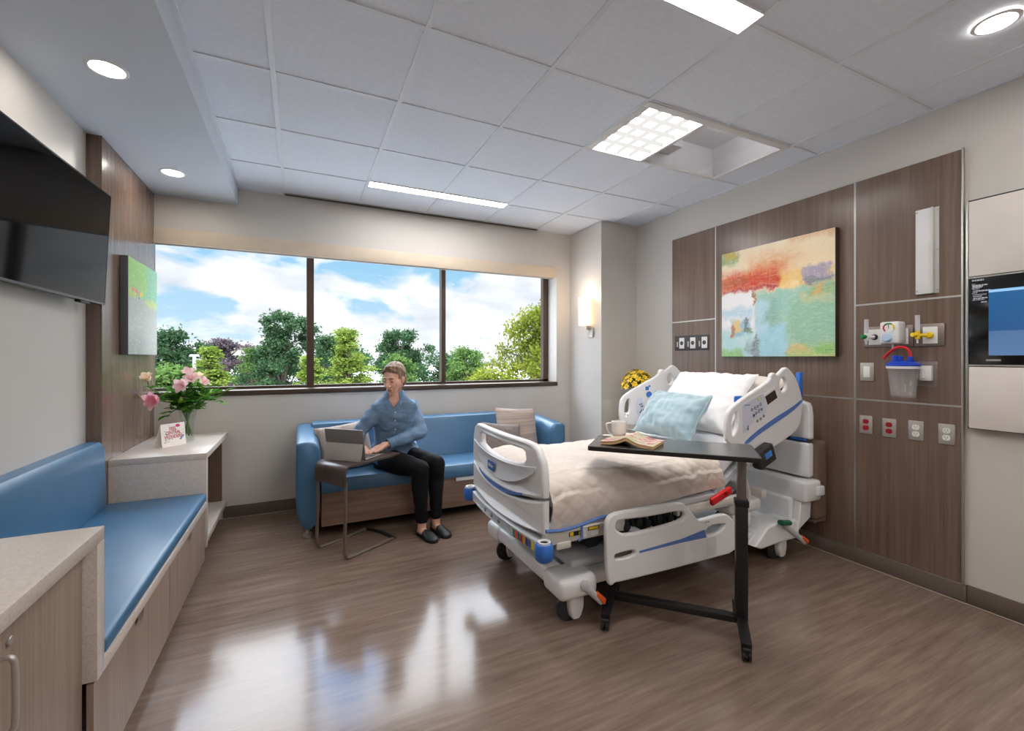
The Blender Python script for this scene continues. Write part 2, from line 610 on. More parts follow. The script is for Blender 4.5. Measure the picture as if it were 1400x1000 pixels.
t = thing('roller_shade', 'beige roller shade drawn up in its fascia along the window head', 'window shade', (0.79, YB, 2.205))
part('fascia', MB().box(-1.02, 2.595, YB - 0.018, YB - 0.004, 2.212, 2.332, 0.004), mat('shade_fascia', (214, 198, 178), 0.5), t)
part('hem_bar', MB().box(-1.02, 2.575, YB + 0.02, YB + 0.034, 2.203, 2.222, 0.003), mat('hem_metal', (180, 180, 180), 0.4, 0.5), t, label='grey hem bar')
part('end_cap', MB().box(2.575, 2.597, YB - 0.004, YB + 0.06, 2.206, 2.328, 0.003), M_grid, t)

# wall panel at the window end of the left wall
struct('trim_3', MB().box(XL, -1.02, 3.29, YB, 0, ZS), M_woodL)

# ------------------------------------------------------------------ ceiling fittings
def downlight(x, y, z, label):
    t = thing('downlight', label, 'ceiling light', (x, y, z), 0, 'round recessed downlights')
    part('trim_ring', MB().lathe([(0.058, -0.001), (0.062, -0.005), (0.074, -0.003), (0.076, 0.0), (0.058, 0.0)], (0, 0, 0), n=36), M_white, t, local=True)
    part('lens', MB().lathe([(0, -0.0015), (0.059, -0.0015), (0.059, 0.0), (0, 0.0)], (0, 0, 0), n=32), M_lampd, t, local=True, label='glowing white lens')
downlight(-0.762, 2.515, ZS, 'round recessed downlight in the soffit above the television')
downlight(-0.785, 3.733, ZS, 'round recessed downlight in the soffit beside the window wall')
downlight(2.617, 0.801, ZC, 'round recessed downlight in a ceiling tile above the headwall side')
for x, y, z, lb in ((-0.775, 1.30, ZS, 'added unseen round downlight in the soffit above the stone counter'),  # both downlights are out of view, added to light the room
                    (2.617, -1.10, ZC, 'added unseen round downlight in a ceiling tile behind the camera')):
    downlight(x, y, z, lb)

def strip(x0, x1, y0, y1, label):
    t = thing('ceiling_light', label, 'ceiling light', ((x0 + x1) / 2, (y0 + y1) / 2, ZC), 0, 'linear ceiling lights')
    t['kind'] = 'thing'
    part('housing', MB().box(x0, x1, y0 - 0.006, y0, ZC - 0.002, ZC + 0.006).box(x0, x1, y1, y1 + 0.006, ZC - 0.002, ZC + 0.006)
         .box(x0 - 0.006, x0, y0 - 0.006, y1 + 0.006, ZC - 0.002, ZC + 0.006).box(x1, x1 + 0.006, y0 - 0.006, y1 + 0.006, ZC - 0.002, ZC + 0.006), M_white, t)
    part('diffuser', MB().box(x0, x1, y0, y1, ZC - 0.001, ZC + 0.004), M_lampw, t, label='glowing white diffuser')
strip(0.50, 1.70, 3.66, 3.765, 'slim linear ceiling light parallel to the window wall')
strip(0.50, 1.70, 1.19, 1.306, 'slim linear ceiling light nearer the camera, cut by the top edge')
strip(0.50, 1.70, -1.25, -1.134, 'added unseen linear fill light behind the camera nearer the window end')  # this and the next two strips are unseen, added as frontal fill
strip(0.50, 1.70, -1.86, -1.744, 'added unseen linear fill light behind the camera nearer the entrance wall')
strip(2.33, 3.10, -0.64, -0.524, 'added unseen short fill light behind the camera on the headwall side')

t = thing('examination_light', 'recessed ceiling examination light with a lit louvre half and a clear half', 'ceiling light', ((EX0 + EX1) / 2, (EY0 + EY1) / 2, ZC))
fr = 0.05
part('frame', MB().box(EX0, EX1, EY0, EY0 + fr, ZC - 0.004, ZC + 0.02, 0.003).box(EX0, EX1, EY1 - 0.022, EY1, ZC - 0.004, ZC + 0.02, 0.003)
     .box(EX0, EX0 + fr, EY0 + fr, EY1 - 0.022, ZC - 0.004, ZC + 0.02, 0.003).box(EX1 - 0.03, EX1, EY0 + fr, EY1 - 0.022, ZC - 0.004, ZC + 0.02, 0.003)
     .box(2.172, 2.195, EY0 + fr, EY1 - 0.022, ZC - 0.003, ZC + 0.02, 0.003), M_white, t)
b = MB()
for i in range(1, 4):
    x = EX0 + fr + (2.172 - EX0 - fr) * i / 4
    b.box(x - 0.0022, x + 0.0022, EY0 + fr, EY1 - 0.022, ZC + 0.001, ZC + 0.03)
for j in range(1, 5):
    y = EY0 + fr + (EY1 - 0.022 - EY0 - fr) * j / 5
    b.box(EX0 + fr, 2.172, y - 0.0022, y + 0.0022, ZC + 0.001, ZC + 0.03)
part('louvre', b, emit('louvre_glow', (255, 252, 248), 0.66), t, label='white louvre grid with lamplight put in as glow')  # bars emit a flat glow standing in for lamplight falling on them
part('diffuser', MB().box(EX0 + 0.01, 2.18, EY0 + 0.01, EY1 - 0.01, ZC + 0.034, ZC + 0.04), emit('louvre_lamp', (255, 252, 248), 26.0), t, label='lit white panel behind the louvre')
b = MB()
b.box(2.185, EX1, EY0 - 0.01, EY1, ZC + 0.24, ZC + 0.25).box(2.18, 2.19, EY0, EY1, ZC + 0.02, ZC + 0.25).box(EX1 - 0.01, EX1, EY0, EY1, ZC + 0.02, ZC + 0.25)
b.box(2.185, EX1, EY0 - 0.008, EY0, ZC + 0.02, ZC + 0.25).box(2.185, EX1, EY1, EY1 + 0.008, ZC + 0.02, ZC + 0.25)
b.box(2.185, 2.46, 2.33, EY1, ZC + 0.10, ZC + 0.24, 0.01).box(EX0, EX0 + 0.052, EY0, EY1, ZC + 0.02, ZC + 0.05).box(EX0, 2.18, EY0, EY0 + 0.05, ZC + 0.02, ZC + 0.05).box(EX0, 2.18, EY1 - 0.022, EY1, ZC + 0.02, ZC + 0.05)
part('recess', b, M_plastic, t)
lh = part('lamp_holder', MB().box(2.45, 2.82, 1.93, 1.98, ZC + 0.13, ZC + 0.16, 0.005), M_steel, t, label='grey lamp holder inside the recess')
part('lamp', MB().cyl((2.50, 1.99, ZC + 0.145), (2.78, 1.99, ZC + 0.145), 0.010, n=12), emit('recess_lamp', (255, 250, 246), 34.0), lh, label='small lamp with a glow added to brighten the recess')  # glow added to brighten the clear half's recess
part('cover', MB().box(2.195, EX1 - 0.03, EY0 + fr, EY1 - 0.022, ZC + 0.004, ZC + 0.008), clear('smoked_cover', (240, 240, 242), 0.02, 0.05), t, 0, label='clear cover')

t = thing('linear_diffuser', 'dark slot air diffuser where the ceiling meets the window wall', 'air vent', (1.1, YB - 0.04, ZC))
part('frame', MB().box(-0.124, 2.343, YB - 0.062, YB - 0.054, ZC - 0.002, ZC + 0.006).box(-0.124, 2.343, YB - 0.008, YB, ZC - 0.002, ZC + 0.006), M_alu, t)
part('slot', MB().box(-0.12, 2.34, YB - 0.054, YB - 0.008, ZC - 0.001, ZC + 0.004), M_blackp, t, label='black slot')
part('blade', MB().box(-0.12, 2.34, YB - 0.034, YB - 0.028, ZC - 0.002, ZC + 0.004), M_darkg, t)

# ------------------------------------------------------------------ wall sconce
t = thing('wall_sconce', 'lit wall sconce with a square glass shade on the column by the window', 'wall lamp', (2.775, 3.90, 1.54))
part('backplate', MB().box(2.755, 2.775, 3.825, 3.905, 1.535, 1.635, 0.004), M_steel, t)
part('arm', MB().box(2.70, 2.757, 3.855, 3.915, 1.615, 1.66, 0.006), M_steel, t)
def sconce_mat():
    k = NT('opal_shade')
    k.b.inputs['Base Color'].default_value = rgb(255, 232, 205)
    k.b.inputs['Emission Color'].default_value = rgb(255, 218, 172)
    k.b.inputs['Emission Strength'].default_value = 2.0
    return k.m
part('shade', MB().box(2.655, 2.745, 3.845, 3.935, 1.66, 1.955, 0.006), sconce_mat(), t, label='glowing warm opal shade')

# ------------------------------------------------------------------ headwall on the right wall
HY0, HY1, HZ0, HZ1, HX = 1.115, 3.18, 0.10, 2.448, 3.215
XW, XR = XR, XR - 0.0012
t = thing('headwall', 'brown wood laminate headwall panelled behind the bed with metal seams', 'wall panel', (XR, 2.15, HZ0))
g = 0.004
ys = (HY0, 1.625, 2.685, HY1)
for i, zs in enumerate(((HZ0, 1.056, 1.655, HZ1), (HZ0, 1.056, HZ1), (HZ0, 1.056, 1.655, HZ1))):
    for z0, z1 in zip(zs, zs[1:]):
        part('panel', MB().box(HX, XR, ys[i] + g, ys[i + 1] - g, z0 + g, z1 - g), M_woodL, t)
b = MB()
for y in ys[1:-1]:
    b.box(HX - 0.001, XR, y - 0.005, y + 0.005, HZ0, HZ1)
for i, zs in enumerate(((1.056, 1.655), (1.056,), (1.056, 1.655))):
    for z in zs:
        b.box(HX - 0.001, XR, ys[i], ys[i + 1], z - 0.005, z + 0.005)
b.box(HX, XR, HY0, HY1, HZ0 - 0.004, HZ0 + 0.003)
part('seam', b, M_alu, t, label='pale metal seams')
part('edge_trim', MB().box(HX - 0.002, XR, HY0 - 0.006, HY0 + 0.003, HZ0 - 0.004, HZ1 + 0.004, 0.002), M_alu, t, label='grey metal edge trim')
XR = XW

# ================================================================== PAINTINGS
def art(name, base, layers, flip=True, rough=0.55):
    """abstract painting: soft-edged, noise-torn colour fields laid over each other; layer = (u0, u1, v0, v1, softness, tear, colour, opacity)"""
    k = NT(name)
    tc = k.n('ShaderNodeTexCoord')
    sp = k.n('ShaderNodeSeparateXYZ')
    k.l(tc.outputs['Generated'], sp.inputs[0])
    n1 = k.noise(tc.outputs['Generated'], 7, 5, 0.65)
    mp = k.n('ShaderNodeMapping')
    mp.inputs['Scale'].default_value = (1, 30, 4)
    k.l(tc.outputs['Generated'], mp.inputs['Vector'])
    n2 = k.noise(mp.outputs['Vector'], 1.6, 5, 0.7)
    mp2 = k.n('ShaderNodeMapping')
    mp2.inputs['Scale'].default_value = (1, 5, 26)
    k.l(tc.outputs['Generated'], mp2.inputs['Vector'])
    n3 = k.noise(mp2.outputs['Vector'], 1.6, 5, 0.7)
    u0 = k.math('SUBTRACT', 1.0, sp.outputs['Y']) if flip else sp.outputs['Y']
    u = k.math('ADD', u0, k.math('MULTIPLY', k.math('SUBTRACT', n1, 0.5), 0.24))
    v = k.math('ADD', sp.outputs['Z'], k.math('MULTIPLY', k.math('SUBTRACT', k.noise(tc.outputs['Generated'], 9, 5, 0.7), 0.5), 0.17))
    c = base
    for i, (a0, a1, b0, b1, soft, tear, colr, op) in enumerate(layers):
        m = None
        for x, s, e in ((u, 1, a0), (u, -1, a1), (v, 1, b0), (v, -1, b1)):
            q = k.math('MULTIPLY', k.math('SUBTRACT', x, e), s / soft)
            q = k.math('ADD', q, 0.5, True)
            m = q if m is None else k.math('MULTIPLY', m, q)
        tx = (n2, n3, n1)[i % 3]
        tt = k.math('ADD', k.math('MULTIPLY', k.math('SUBTRACT', tx, 0.5), tear), 1.0 - tear * 0.06)
        m = k.math('MULTIPLY', k.math('MULTIPLY', m, tt, True), op, True)
        c = k.mix(m, c, rgb(*colr))
    # dry-brushed whites and darker scumbles dragged over everything
    w1 = k.math('MULTIPLY', k.math('SUBTRACT', k.noise(mp2.outputs['Vector'], 2.3, 6, 0.75), 0.54), 5.0, True)
    c = k.mix(k.math('MULTIPLY', w1, 0.6), c, rgb(246, 240, 228))
    w2 = k.math('MULTIPLY', k.math('SUBTRACT', k.noise(mp.outputs['Vector'], 2.1, 6, 0.75), 0.56), 5.0, True)
    c = k.mix(k.math('MULTIPLY', w2, 0.5), c, rgb(236, 238, 232))
    w3 = k.math('MULTIPLY', k.math('SUBTRACT', k.noise(tc.outputs['Generated'], 13, 6, 0.8), 0.58), 6.0, True)
    c = k.mix(k.math('MULTIPLY', w3, 0.42), c, rgb(120, 110, 96))
    fine = k.noise(mp2.outputs['Vector'], 6, 4, 0.7)
    c = k.mix(0.35, c, k.ramp(fine, [(0.35, (0.25, 0.25, 0.25, 1)), (0.65, (0.8, 0.8, 0.8, 1))]), 'SOFT_LIGHT')
    k.l(c, k.b.inputs['Base Color'])
    k.b.inputs['Roughness'].default_value = rough
    return k.m
L1 = [
    (-.2, 1.2, .84, 1.2, .10, .8, (246, 228, 196), .9), (-.2, .16, .88, 1.2, .05, 1.2, (132, 166, 104), .9), (.05, .15, .92, 1.2, .03, 1.2, (206, 178, 70), .8),
    (.25, 1.1, .70, .90, .14, 1.6, (246, 218, 176), .9), (.30, .7, .74, .90, .16, 2.4, (226, 150, 96), .75), (.65, 1.2, .96, 1.2, .05, 1.5, (222, 168, 110), .7),
    (-.2, .60, .615, .80, .09, 1.0, (222, 96, 48), .97), (.10, .58, .63, .74, .06, 1.6, (206, 66, 34), .9), (-.2, .28, .66, .74, .06, 2.0, (176, 104, 58), .6),
    (.0, .56, .598, .632, .018, .8, (178, 32, 54), .9), (.56, .82, .57, .73, .06, 1.2, (244, 200, 112), .95), (.60, .76, .58, .64, .05, 1.5, (252, 232, 178), .8),
    (.77, .97, .62, .74, .03, 1.0, (166, 156, 180), .95), (.78, 1.0, .59, .64, .03, 1.4, (110, 118, 138), .9), (.95, 1.2, .66, .72, .03, 1.2, (232, 200, 130), .8),
    (-.2, .37, -.2, .60, .04, .6, (242, 243, 246), 1), (-.2, .34, .36, .46, .06, 2.2, (176, 214, 232), .8),
    (.37, 1.2, -.2, .58, .03, .5, (164, 206, 186), 1), (.38, .66, .36, .56, .06, 1.8, (158, 206, 194), .8), (.66, 1.2, .10, .50, .10, 2.4, (146, 194, 164), .8),
    (.44, .56, .20, .54, .08, 2.6, (132, 178, 170), .7), (.74, 1.0, .44, .52, .04, 2.2, (206, 206, 158), .8), (.80, 1.2, .50, .60, .05, 2.0, (146, 176, 110), .75), (.84, .92, .50, .58, .02, 1.4, (226, 178, 96), .8),
    (.36, .62, -.2, .28, .06, 1.0, (168, 216, 236), .95), (.37, .44, .20, .50, .05, 1.2, (190, 222, 240), .9),
    (-.2, .34, -.2, .26, .08, 1.6, (180, 222, 226), .9), (.10, .30, .20, .34, .03, 1.0, (142, 190, 210), .9), (.12, .20, .24, .34, .02, 1.0, (236, 206, 130), .9), (.09, .13, .18, .32, .014, .8, (196, 120, 66), .9),
    (.23, .31, .21, .26, .015, 1.0, (122, 140, 104), .85), (.24, .27, .24, .37, .012, 1.0, (96, 112, 120), .85), (.345, .37, -.2, .20, .02, 1.2, (104, 116, 128), .85), (.24, .36, .04, .14, .05, 2.6, (126, 148, 150), .7),
    (.34, .365, .46, .58, .012, .8, (178, 98, 70), .95), (.33, .37, .54, .60, .015, 1.0, (150, 120, 66), .8),
    (-.2, .22, -.2, .06, .04, 1.4, (150, 206, 128), .95), (.64, 1.2, -.2, .10, .05, 1.6, (186, 202, 116), .9), (.62, .80, .03, .10, .04, 2.0, (228, 190, 128), .7), (.86, 1.2, .03, .10, .03, 1.4, (140, 202, 110), .85),
]
t = thing('canvas_picture', 'large abstract canvas of orange, cream and teal hung over the bed', 'painting', (3.195, 2.152, 1.328))
part('canvas', MB().box(3.172, 3.213, 1.716, 2.588, 1.328, 2.180, 0.002), mat('canvas_edge', (58, 46, 40), 0.7), t, label='dark canvas edge')
part('painted_face', MB().box(3.170, 3.1725, 1.718, 2.586, 1.330, 2.178), art('abstract_orange_teal', rgb(246, 230, 202), L1), t, 0, label='orange and teal painted face')
b = MB()
for i in range(6):
    y = 1.775 - i * 0.008
    b.tube([(3.1695, y, 1.372 + 0.004 * (i % 2)), (3.1695, y - 0.006, 1.378 - 0.003 * (i % 3))], 0.0012, 6)
part('signature', b, M_black, t, label='dark scribbled signature')

L2 = [(-.2, 1.2, .62, 1.2, .03, .5, (132, 196, 160), 1), (-.2, .6, .66, 1.2, .10, 1.0, (150, 200, 106), .95), (-.2, .25, .60, .68, .05, 1.0, (176, 206, 90), .9),
      (.10, .30, .655, .69, .015, .6, (226, 112, 128), .95), (.34, .48, .645, .68, .015, .8, (232, 206, 70), .9), (.3, .34, .60, .66, .012, .8, (90, 96, 84), .8),
      (.55, 1.2, .54, .62, .05, 1.0, (186, 210, 110), .9), (-.2, 1.2, .1, .5, .2, 2.2, (186, 194, 190), .7), (-.2, .5, -.2, .2, .2, 2.0, (150, 160, 160), .7)]
t = thing('canvas_picture', 'abstract green and grey canvas on the wood panel beside the window', 'painting', (-1.0, 3.875, 1.335))
part('canvas', MB().box(-1.018, -0.978, 3.56, 4.18, 1.34, 1.965, 0.002), mat('canvas_edge_grey', (92, 92, 94), 0.7), t, label='grey canvas edge')
part('painted_face', MB().box(-0.978, -0.9765, 3.562, 4.178, 1.342, 1.963), art('abstract_green', rgb(172, 178, 174), L2, flip=False), t, 0, label='green and grey painted face')

# ================================================================== FITTINGS ON THE HEADWALL
def plate(x, y0, y1, z0, z1, d=0.006, m=None):
    return MB().box(x - d, x, y0, y1, z0, z1, 0.0035, 2)
M_rcpt = mat('white_receptacle', (236, 236, 234), 0.4)
M_rredm = mat('red_receptacle', (160, 14, 22), 0.4)
M_slot = mat('socket_slot', (40, 38, 38), 0.6)
def outlet(yc, zc, m, label):
    t = thing('power_outlet', label, 'power outlet', (HX, yc, zc - 0.055), 0, 'outlets low on the headwall')
    part('plate', plate(HX, yc - 0.036, yc + 0.036, zc - 0.056, zc + 0.056), M_steel, t)
    for s in (1, -1):
        b = MB().shape(rrect(yc - 0.0165, yc + 0.0165, zc + s * 0.0195 - 0.0145, zc + s * 0.0195 + 0.0145, 0.012), onX(HX - 0.006), 0.0, 0.003)
        r = part('receptacle', b, m, t)
        q = MB()
        for dy in (-0.006, 0.006):
            q.box(HX - 0.0098, HX - 0.0088, yc + dy - 0.001, yc + dy + 0.001, zc + s * 0.0195, zc + s * 0.0195 + 0.008)
        q.cyl((HX - 0.0098, yc, zc + s * 0.0195 - 0.006), (HX - 0.0088, yc, zc + s * 0.0195 - 0.006), 0.0022, n=10)
        part('slot', q, M_slot, r)
outlet(1.562, 0.900, M_rredm, 'steel outlet with red sockets next to the middle seam of the headwall')
outlet(1.440, 0.896, M_rredm, 'steel outlet with red sockets beside the white-socketed ones')
outlet(1.311, 0.899, M_rcpt, 'steel outlet with white sockets next to a red-socketed one')
outlet(1.176, 0.899, M_rcpt, 'steel outlet with white sockets at the outer edge of the headwall')

t = thing('light_switch', 'single white rocker switch in a steel plate under the gas outlets', 'light switch', (HX, 1.556, 1.175))
part('plate', plate(HX, 1.518, 1.594, 1.175, 1.288), M_steel, t)
part('rocker', MB().box(HX - 0.010, HX - 0.005, 1.538, 1.574, 1.197, 1.266, 0.002), M_rcpt, t, label='white rocker')

t = thing('switch_panel', 'grey plate with three white device inserts on the window side of the headwall', 'switch plate', (HX, 2.945, 1.386))
part('plate', plate(HX, 2.752, 3.138, 1.388, 1.523), M_darkg, t)
for i in range(3):
    y = 3.052 - i * 0.128
    d = part('insert', MB().box(HX - 0.009, HX - 0.005, y - 0.03, y + 0.03, 1.405, 1.505, 0.002), M_rcpt, t, label='white insert')
    part('port', MB().cyl((HX - 0.011, y, 1.455), (HX - 0.0085, y, 1.455), 0.019, n=18), M_darkg, d)
    part('latch', MB().box(HX - 0.009, HX - 0.005, y + 0.046, y + 0.062, 1.42, 1.47, 0.002), M_steel, t)

def gas_plate(y0, y1, label, inserts):
    t = thing('gas_outlet', label, 'medical gas outlet', (HX, (y0 + y1) / 2, 1.385), 0, 'medical gas outlets')
    part('plate', plate(HX, y0, y1, 1.385, 1.512, 0.008), M_darkst, t)
    for (a, c, m) in inserts:
        i = part('insert', MB().box(HX - 0.011, HX - 0.007, a, c, 1.40, 1.495, 0.002), M_rcpt, t, label='white insert')
        yc = (a + c) / 2
        part('socket', MB().cyl((HX - 0.03, yc, 1.447), (HX - 0.010, yc, 1.447), 0.015, 0.018, 18, 0.002), m, i)
M_darkst = mat('grey_steel_plate', (140, 128, 122), 0.34, metal=0.6)
gas_plate(1.322, 1.572, 'wide grey gas outlet plate holding the suction regulator', [(1.478, 1.545, M_darkg), (1.344, 1.405, M_rcpt)])
gas_plate(1.182, 1.317, 'grey gas outlet plate with the yellow air fitting', [(1.212, 1.278, M_yellow)])

def flowmeter(yc, zt, m, label):
    t = thing('flowmeter', label, 'flowmeter', (HX - 0.035, yc, 1.42), 0, 'gas flowmeters')
    part('body', MB().cyl((HX - 0.028, yc - 0.03, 1.447), (HX - 0.055, yc, 1.447), 0.010, n=14).cyl((HX - 0.055, yc, 1.425), (HX - 0.055, yc, 1.475), 0.011, n=14, bev=0.002), M_rcpt if m is M_green else M_yellow, t)
    part('tube', MB().cyl((HX - 0.055, yc, 1.47), (HX - 0.055, yc, zt), 0.011, n=16, bev=0.001), M_tube, t, label='clear flow tube')
    part('knob', MB().cyl((HX - 0.055, yc + 0.004, 1.45), (HX - 0.085, yc + 0.012, 1.45), 0.014, 0.013, 16, 0.003), m, t, label='coloured valve knob')
    part('nipple', MB().cyl((HX - 0.055, yc, 1.427), (HX - 0.055, yc, 1.402), 0.005, 0.004, 10), M_rcpt, t)
M_tube = clear('flow_tube', (250, 250, 255), 0.05, 0.1, 0.3, 0.35)
flowmeter(1.535, 1.558, M_green, 'oxygen flowmeter with a green knob and clear tube')
flowmeter(1.283, 1.562, M_yellow, 'air flowmeter with a yellow knob and clear tube')

t = thing('suction_regulator', 'white suction regulator with a colour-ringed dial above the canister', 'suction regulator', (HX - 0.05, 1.40, 1.395))
part('body', MB().box(HX - 0.10, HX - 0.012, 1.352, 1.446, 1.402, 1.532, 0.012, 3), M_plastic, t)
g = part('gauge', MB().cyl((HX - 0.104, 1.398, 1.496), (HX - 0.099, 1.398, 1.496), 0.028, n=28), M_rcpt, t)
for i, (a0, a1, m) in enumerate(((40, 130, M_green), (130, 200, M_yellow), (-50, 40, M_red))):
    pts = [(0.025 * math.cos(math.radians(a0 + (a1 - a0) * j / 8)), 0.025 * math.sin(math.radians(a0 + (a1 - a0) * j / 8))) for j in range(9)]
    part('dial_band', MB().tube([(HX - 0.1045, 1.398 + p[0], 1.496 + p[1]) for p in pts], 0.0042, 6), m, g)
part('needle', MB().box(HX - 0.1062, HX - 0.1045, 1.3965, 1.3995, 1.492, 1.514), M_slot, g)
part('knob', MB().cyl((HX - 0.122, 1.405, 1.436), (HX - 0.099, 1.405, 1.436), 0.022, 0.024, 24, 0.004), mat('pale_blue_knob', (178, 206, 232), 0.4), t, label='pale blue knob')
part('fitting', MB().cyl((HX - 0.055, 1.398, 1.372), (HX - 0.055, 1.398, 1.404), 0.006, n=12), M_rcpt, t)

t = thing('suction_canister', 'clear suction canister with a blue lid and red tube hung on the headwall', 'suction canister', (HX - 0.085, 1.34, 1.09))
cx, cy = HX - 0.09, 1.335
part('jar', MB().lathe([(0, 1.094), (0.052, 1.094), (0.056, 1.10), (0.070, 1.262), (0.073, 1.27), (0.069, 1.27), (0.053, 1.106), (0, 1.100)], (cx, cy, 0), n=32), clear('canister_jar', (253, 253, 254), 0.04, 0.05, 0.5, 0.10), t, label='clear tapered jar')
part('rim', MB().lathe([(0.070, 1.258), (0.076, 1.258), (0.077, 1.272), (0.070, 1.272)], (cx, cy, 0), n=32), M_rcpt, t, label='white rim')
M_lid = mat('royal_blue_lid', (20, 66, 186), 0.35)
l = part('lid', MB().lathe([(0, 1.302), (0.05, 1.302), (0.066, 1.292), (0.078, 1.281), (0.078, 1.272), (0, 1.272)], (cx, cy, 0), n=32), M_lid, t, label='royal blue lid')
part('spout', MB().cyl((cx, cy + 0.034, 1.30), (cx, cy + 0.034, 1.333), 0.017, n=18, bev=0.003), M_lid, l)
part('spout', MB().cyl((cx - 0.01, cy + 0.008, 1.30), (cx - 0.01, cy + 0.008, 1.330), 0.012, n=16, bev=0.003), M_lid, l)
part('spout', MB().cyl((cx, cy - 0.034, 1.30), (cx, cy - 0.034, 1.327), 0.013, n=16, bev=0.003), M_lid, l)
part('tube', MB().tube(spline([(cx, cy - 0.034, 1.325), (cx, cy - 0.030, 1.352), (cx, cy - 0.008, 1.378), (cx, cy + 0.03, 1.378), (cx - 0.005, cy + 0.07, 1.345), (cx - 0.01, cy + 0.092, 1.312)], 6), 0.0075, 10), M_red, t, label='red rubber tube')
part('bracket', MB().box(HX - 0.028, HX - 0.006, 1.232, 1.288, 1.19, 1.275, 0.004).box(HX - 0.06, HX - 0.02, 1.258, 1.272, 1.205, 1.262, 0.003), M_rcpt, t, label='white bracket')
part('mounting_plate', MB().box(HX - 0.005, HX, 1.216, 1.32, 1.158, 1.298, 0.001), clear('acrylic_plate', (252, 250, 250), 0.04, 0.1, 0.3, 0.14), t, label='clear mounting plate')

t = thing('chart_holder', 'tall white metal chart holder on the upper headwall', 'chart holder', (HX, 1.26, 1.68))
part('tray', MB().box(HX - 0.018, HX, 1.236, 1.308, 1.683, 2.166, 0.003), M_white, t)
part('flange', MB().box(HX - 0.004, HX, 1.208, 1.236, 1.683, 2.166, 0.001).box(HX - 0.026, HX, 1.226, 1.238, 1.683, 2.166, 0.003), mat('flange_metal', (206, 205, 202), 0.4), t)
b = MB()
for y, z in ((1.214, 1.70), (1.214, 1.925), (1.214, 2.15), (1.300, 1.70), (1.300, 2.15)):
    x = HX - (0.004 if y < 1.23 else 0.018)
    b.cyl((x - 0.002, y, z), (x, y, z), 0.005, n=10)
part('screw', b, M_steel, t)

t = thing('wall_bumper', 'brown laminate wall bumper behind the head of the bed', 'wall bumper', (3.14, 1.86, 0.225))
part('post', MB().box(3.075, HX, 1.785, 1.95, 0.235, 0.765, 0.03, 4), mat('bumper_laminate', (122, 100, 86), 0.4), t)
part('foot', MB().box(3.085, HX, 1.795, 1.94, 0.215, 0.24, 0.01), M_base, t)

# ================================================================== WALL UNIT WITH SCREEN
t = thing('wall_monitor_unit', 'wall unit with a built-in blue screen between two pale panels', 'monitor', (XR, 0.72, 0.948))
UX = XR - 0.05
y0, y1 = 0.36, 1.078
part('back_box', MB().box(XR - 0.036, XR, y0 - 0.008, y1 + 0.008, 0.946, 2.152), M_blackp, t, label='black box')
part('side_trim', MB().box(UX, XR, y1 + 0.002, y1 + 0.012, 0.958, 2.147, 0.002), M_alu, t, label='aluminium trim')
part('upper_panel', MB().box(UX, XR - 0.03, y0, y1, 1.747, 2.142, 0.002), mat('pale_panel', (222, 214, 208), 0.4), t, label='pale upper panel')
part('lower_panel', MB().box(UX, XR - 0.03, y0, y1, 0.95, 1.272, 0.002), bpy.data.materials['pale_panel'], t, label='pale lower panel')
part('rail', MB().box(UX - 0.002, XR - 0.03, y0, y1 + 0.004, 1.737, 1.743).box(UX - 0.002, XR - 0.03, y0, y1 + 0.004, 1.276, 1.284), M_alu, t, label='aluminium rails')
bz = part('bezel', MB().box(UX, XR - 0.03, y0, y1, 1.285, 1.736, 0.002), mat('gloss_black', (12, 12, 14), 0.12), t, label='gloss black bezel')
def screen_mat():
    k = NT('blue_screen')
    tc = k.n('ShaderNodeTexCoord'); sp = k.n('ShaderNodeSeparateXYZ')
    k.l(tc.outputs['Generated'], sp.inputs[0])
    c = k.ramp(sp.outputs['Z'], [(0.0, rgb(84, 116, 158)), (0.36, rgb(78, 110, 152)), (0.38, rgb(38, 84, 132)), (0.93, rgb(34, 92, 142)), (0.955, rgb(34, 92, 142)), (0.965, rgb(160, 204, 240)), (1.0, rgb(130, 184, 228))])
    k.b.inputs['Base Color'].default_value = (0.01, 0.01, 0.012, 1)
    k.l(c, k.b.inputs['Emission Color'])
    k.b.inputs['Emission Strength'].default_value = 0.85
    k.b.inputs['Roughness'].default_value = 0.15
    return k.m
part('screen', MB().box(UX - 0.0015, UX, 0.44, 1.002, 1.332, 1.668), screen_mat(), bz, 0, label='blue lit screen')
part('badge', MB().box(UX - 0.0015, UX, 0.958, 1.012, 1.303, 1.312), M_alu, bz, label='small silver badge')
random.seed(3)
b = MB()
rows = [(0.0, .62, .008), (.16, .2, .003), (.20, .8, .007), (.245, .55, .007), (.30, .5, .004), (.35, .38, .004), (.42, .9, .007), (.50, .3, .004), (.57, .7, .004), (.63, .5, .005), (.70, .75, .007), (.77, .62, .004), (.86, .3, .006)]
for d, w, h in rows:
    z = 1.728 - d * 0.135
    y = 1.066 - random.uniform(0, 0.006)
    if d == .86:
        y = 1.03
    while w > 0.02:
        q = min(w, random.uniform(0.06, 0.2))
        b.box(UX - 0.001, UX, y - q * 0.06, y, z - h, z)
        y -= q * 0.06 + 0.002; w -= q
part('lettering', b, mat('pale_lettering', (186, 190, 200), 0.5), bz, label='small pale rows of lettering')

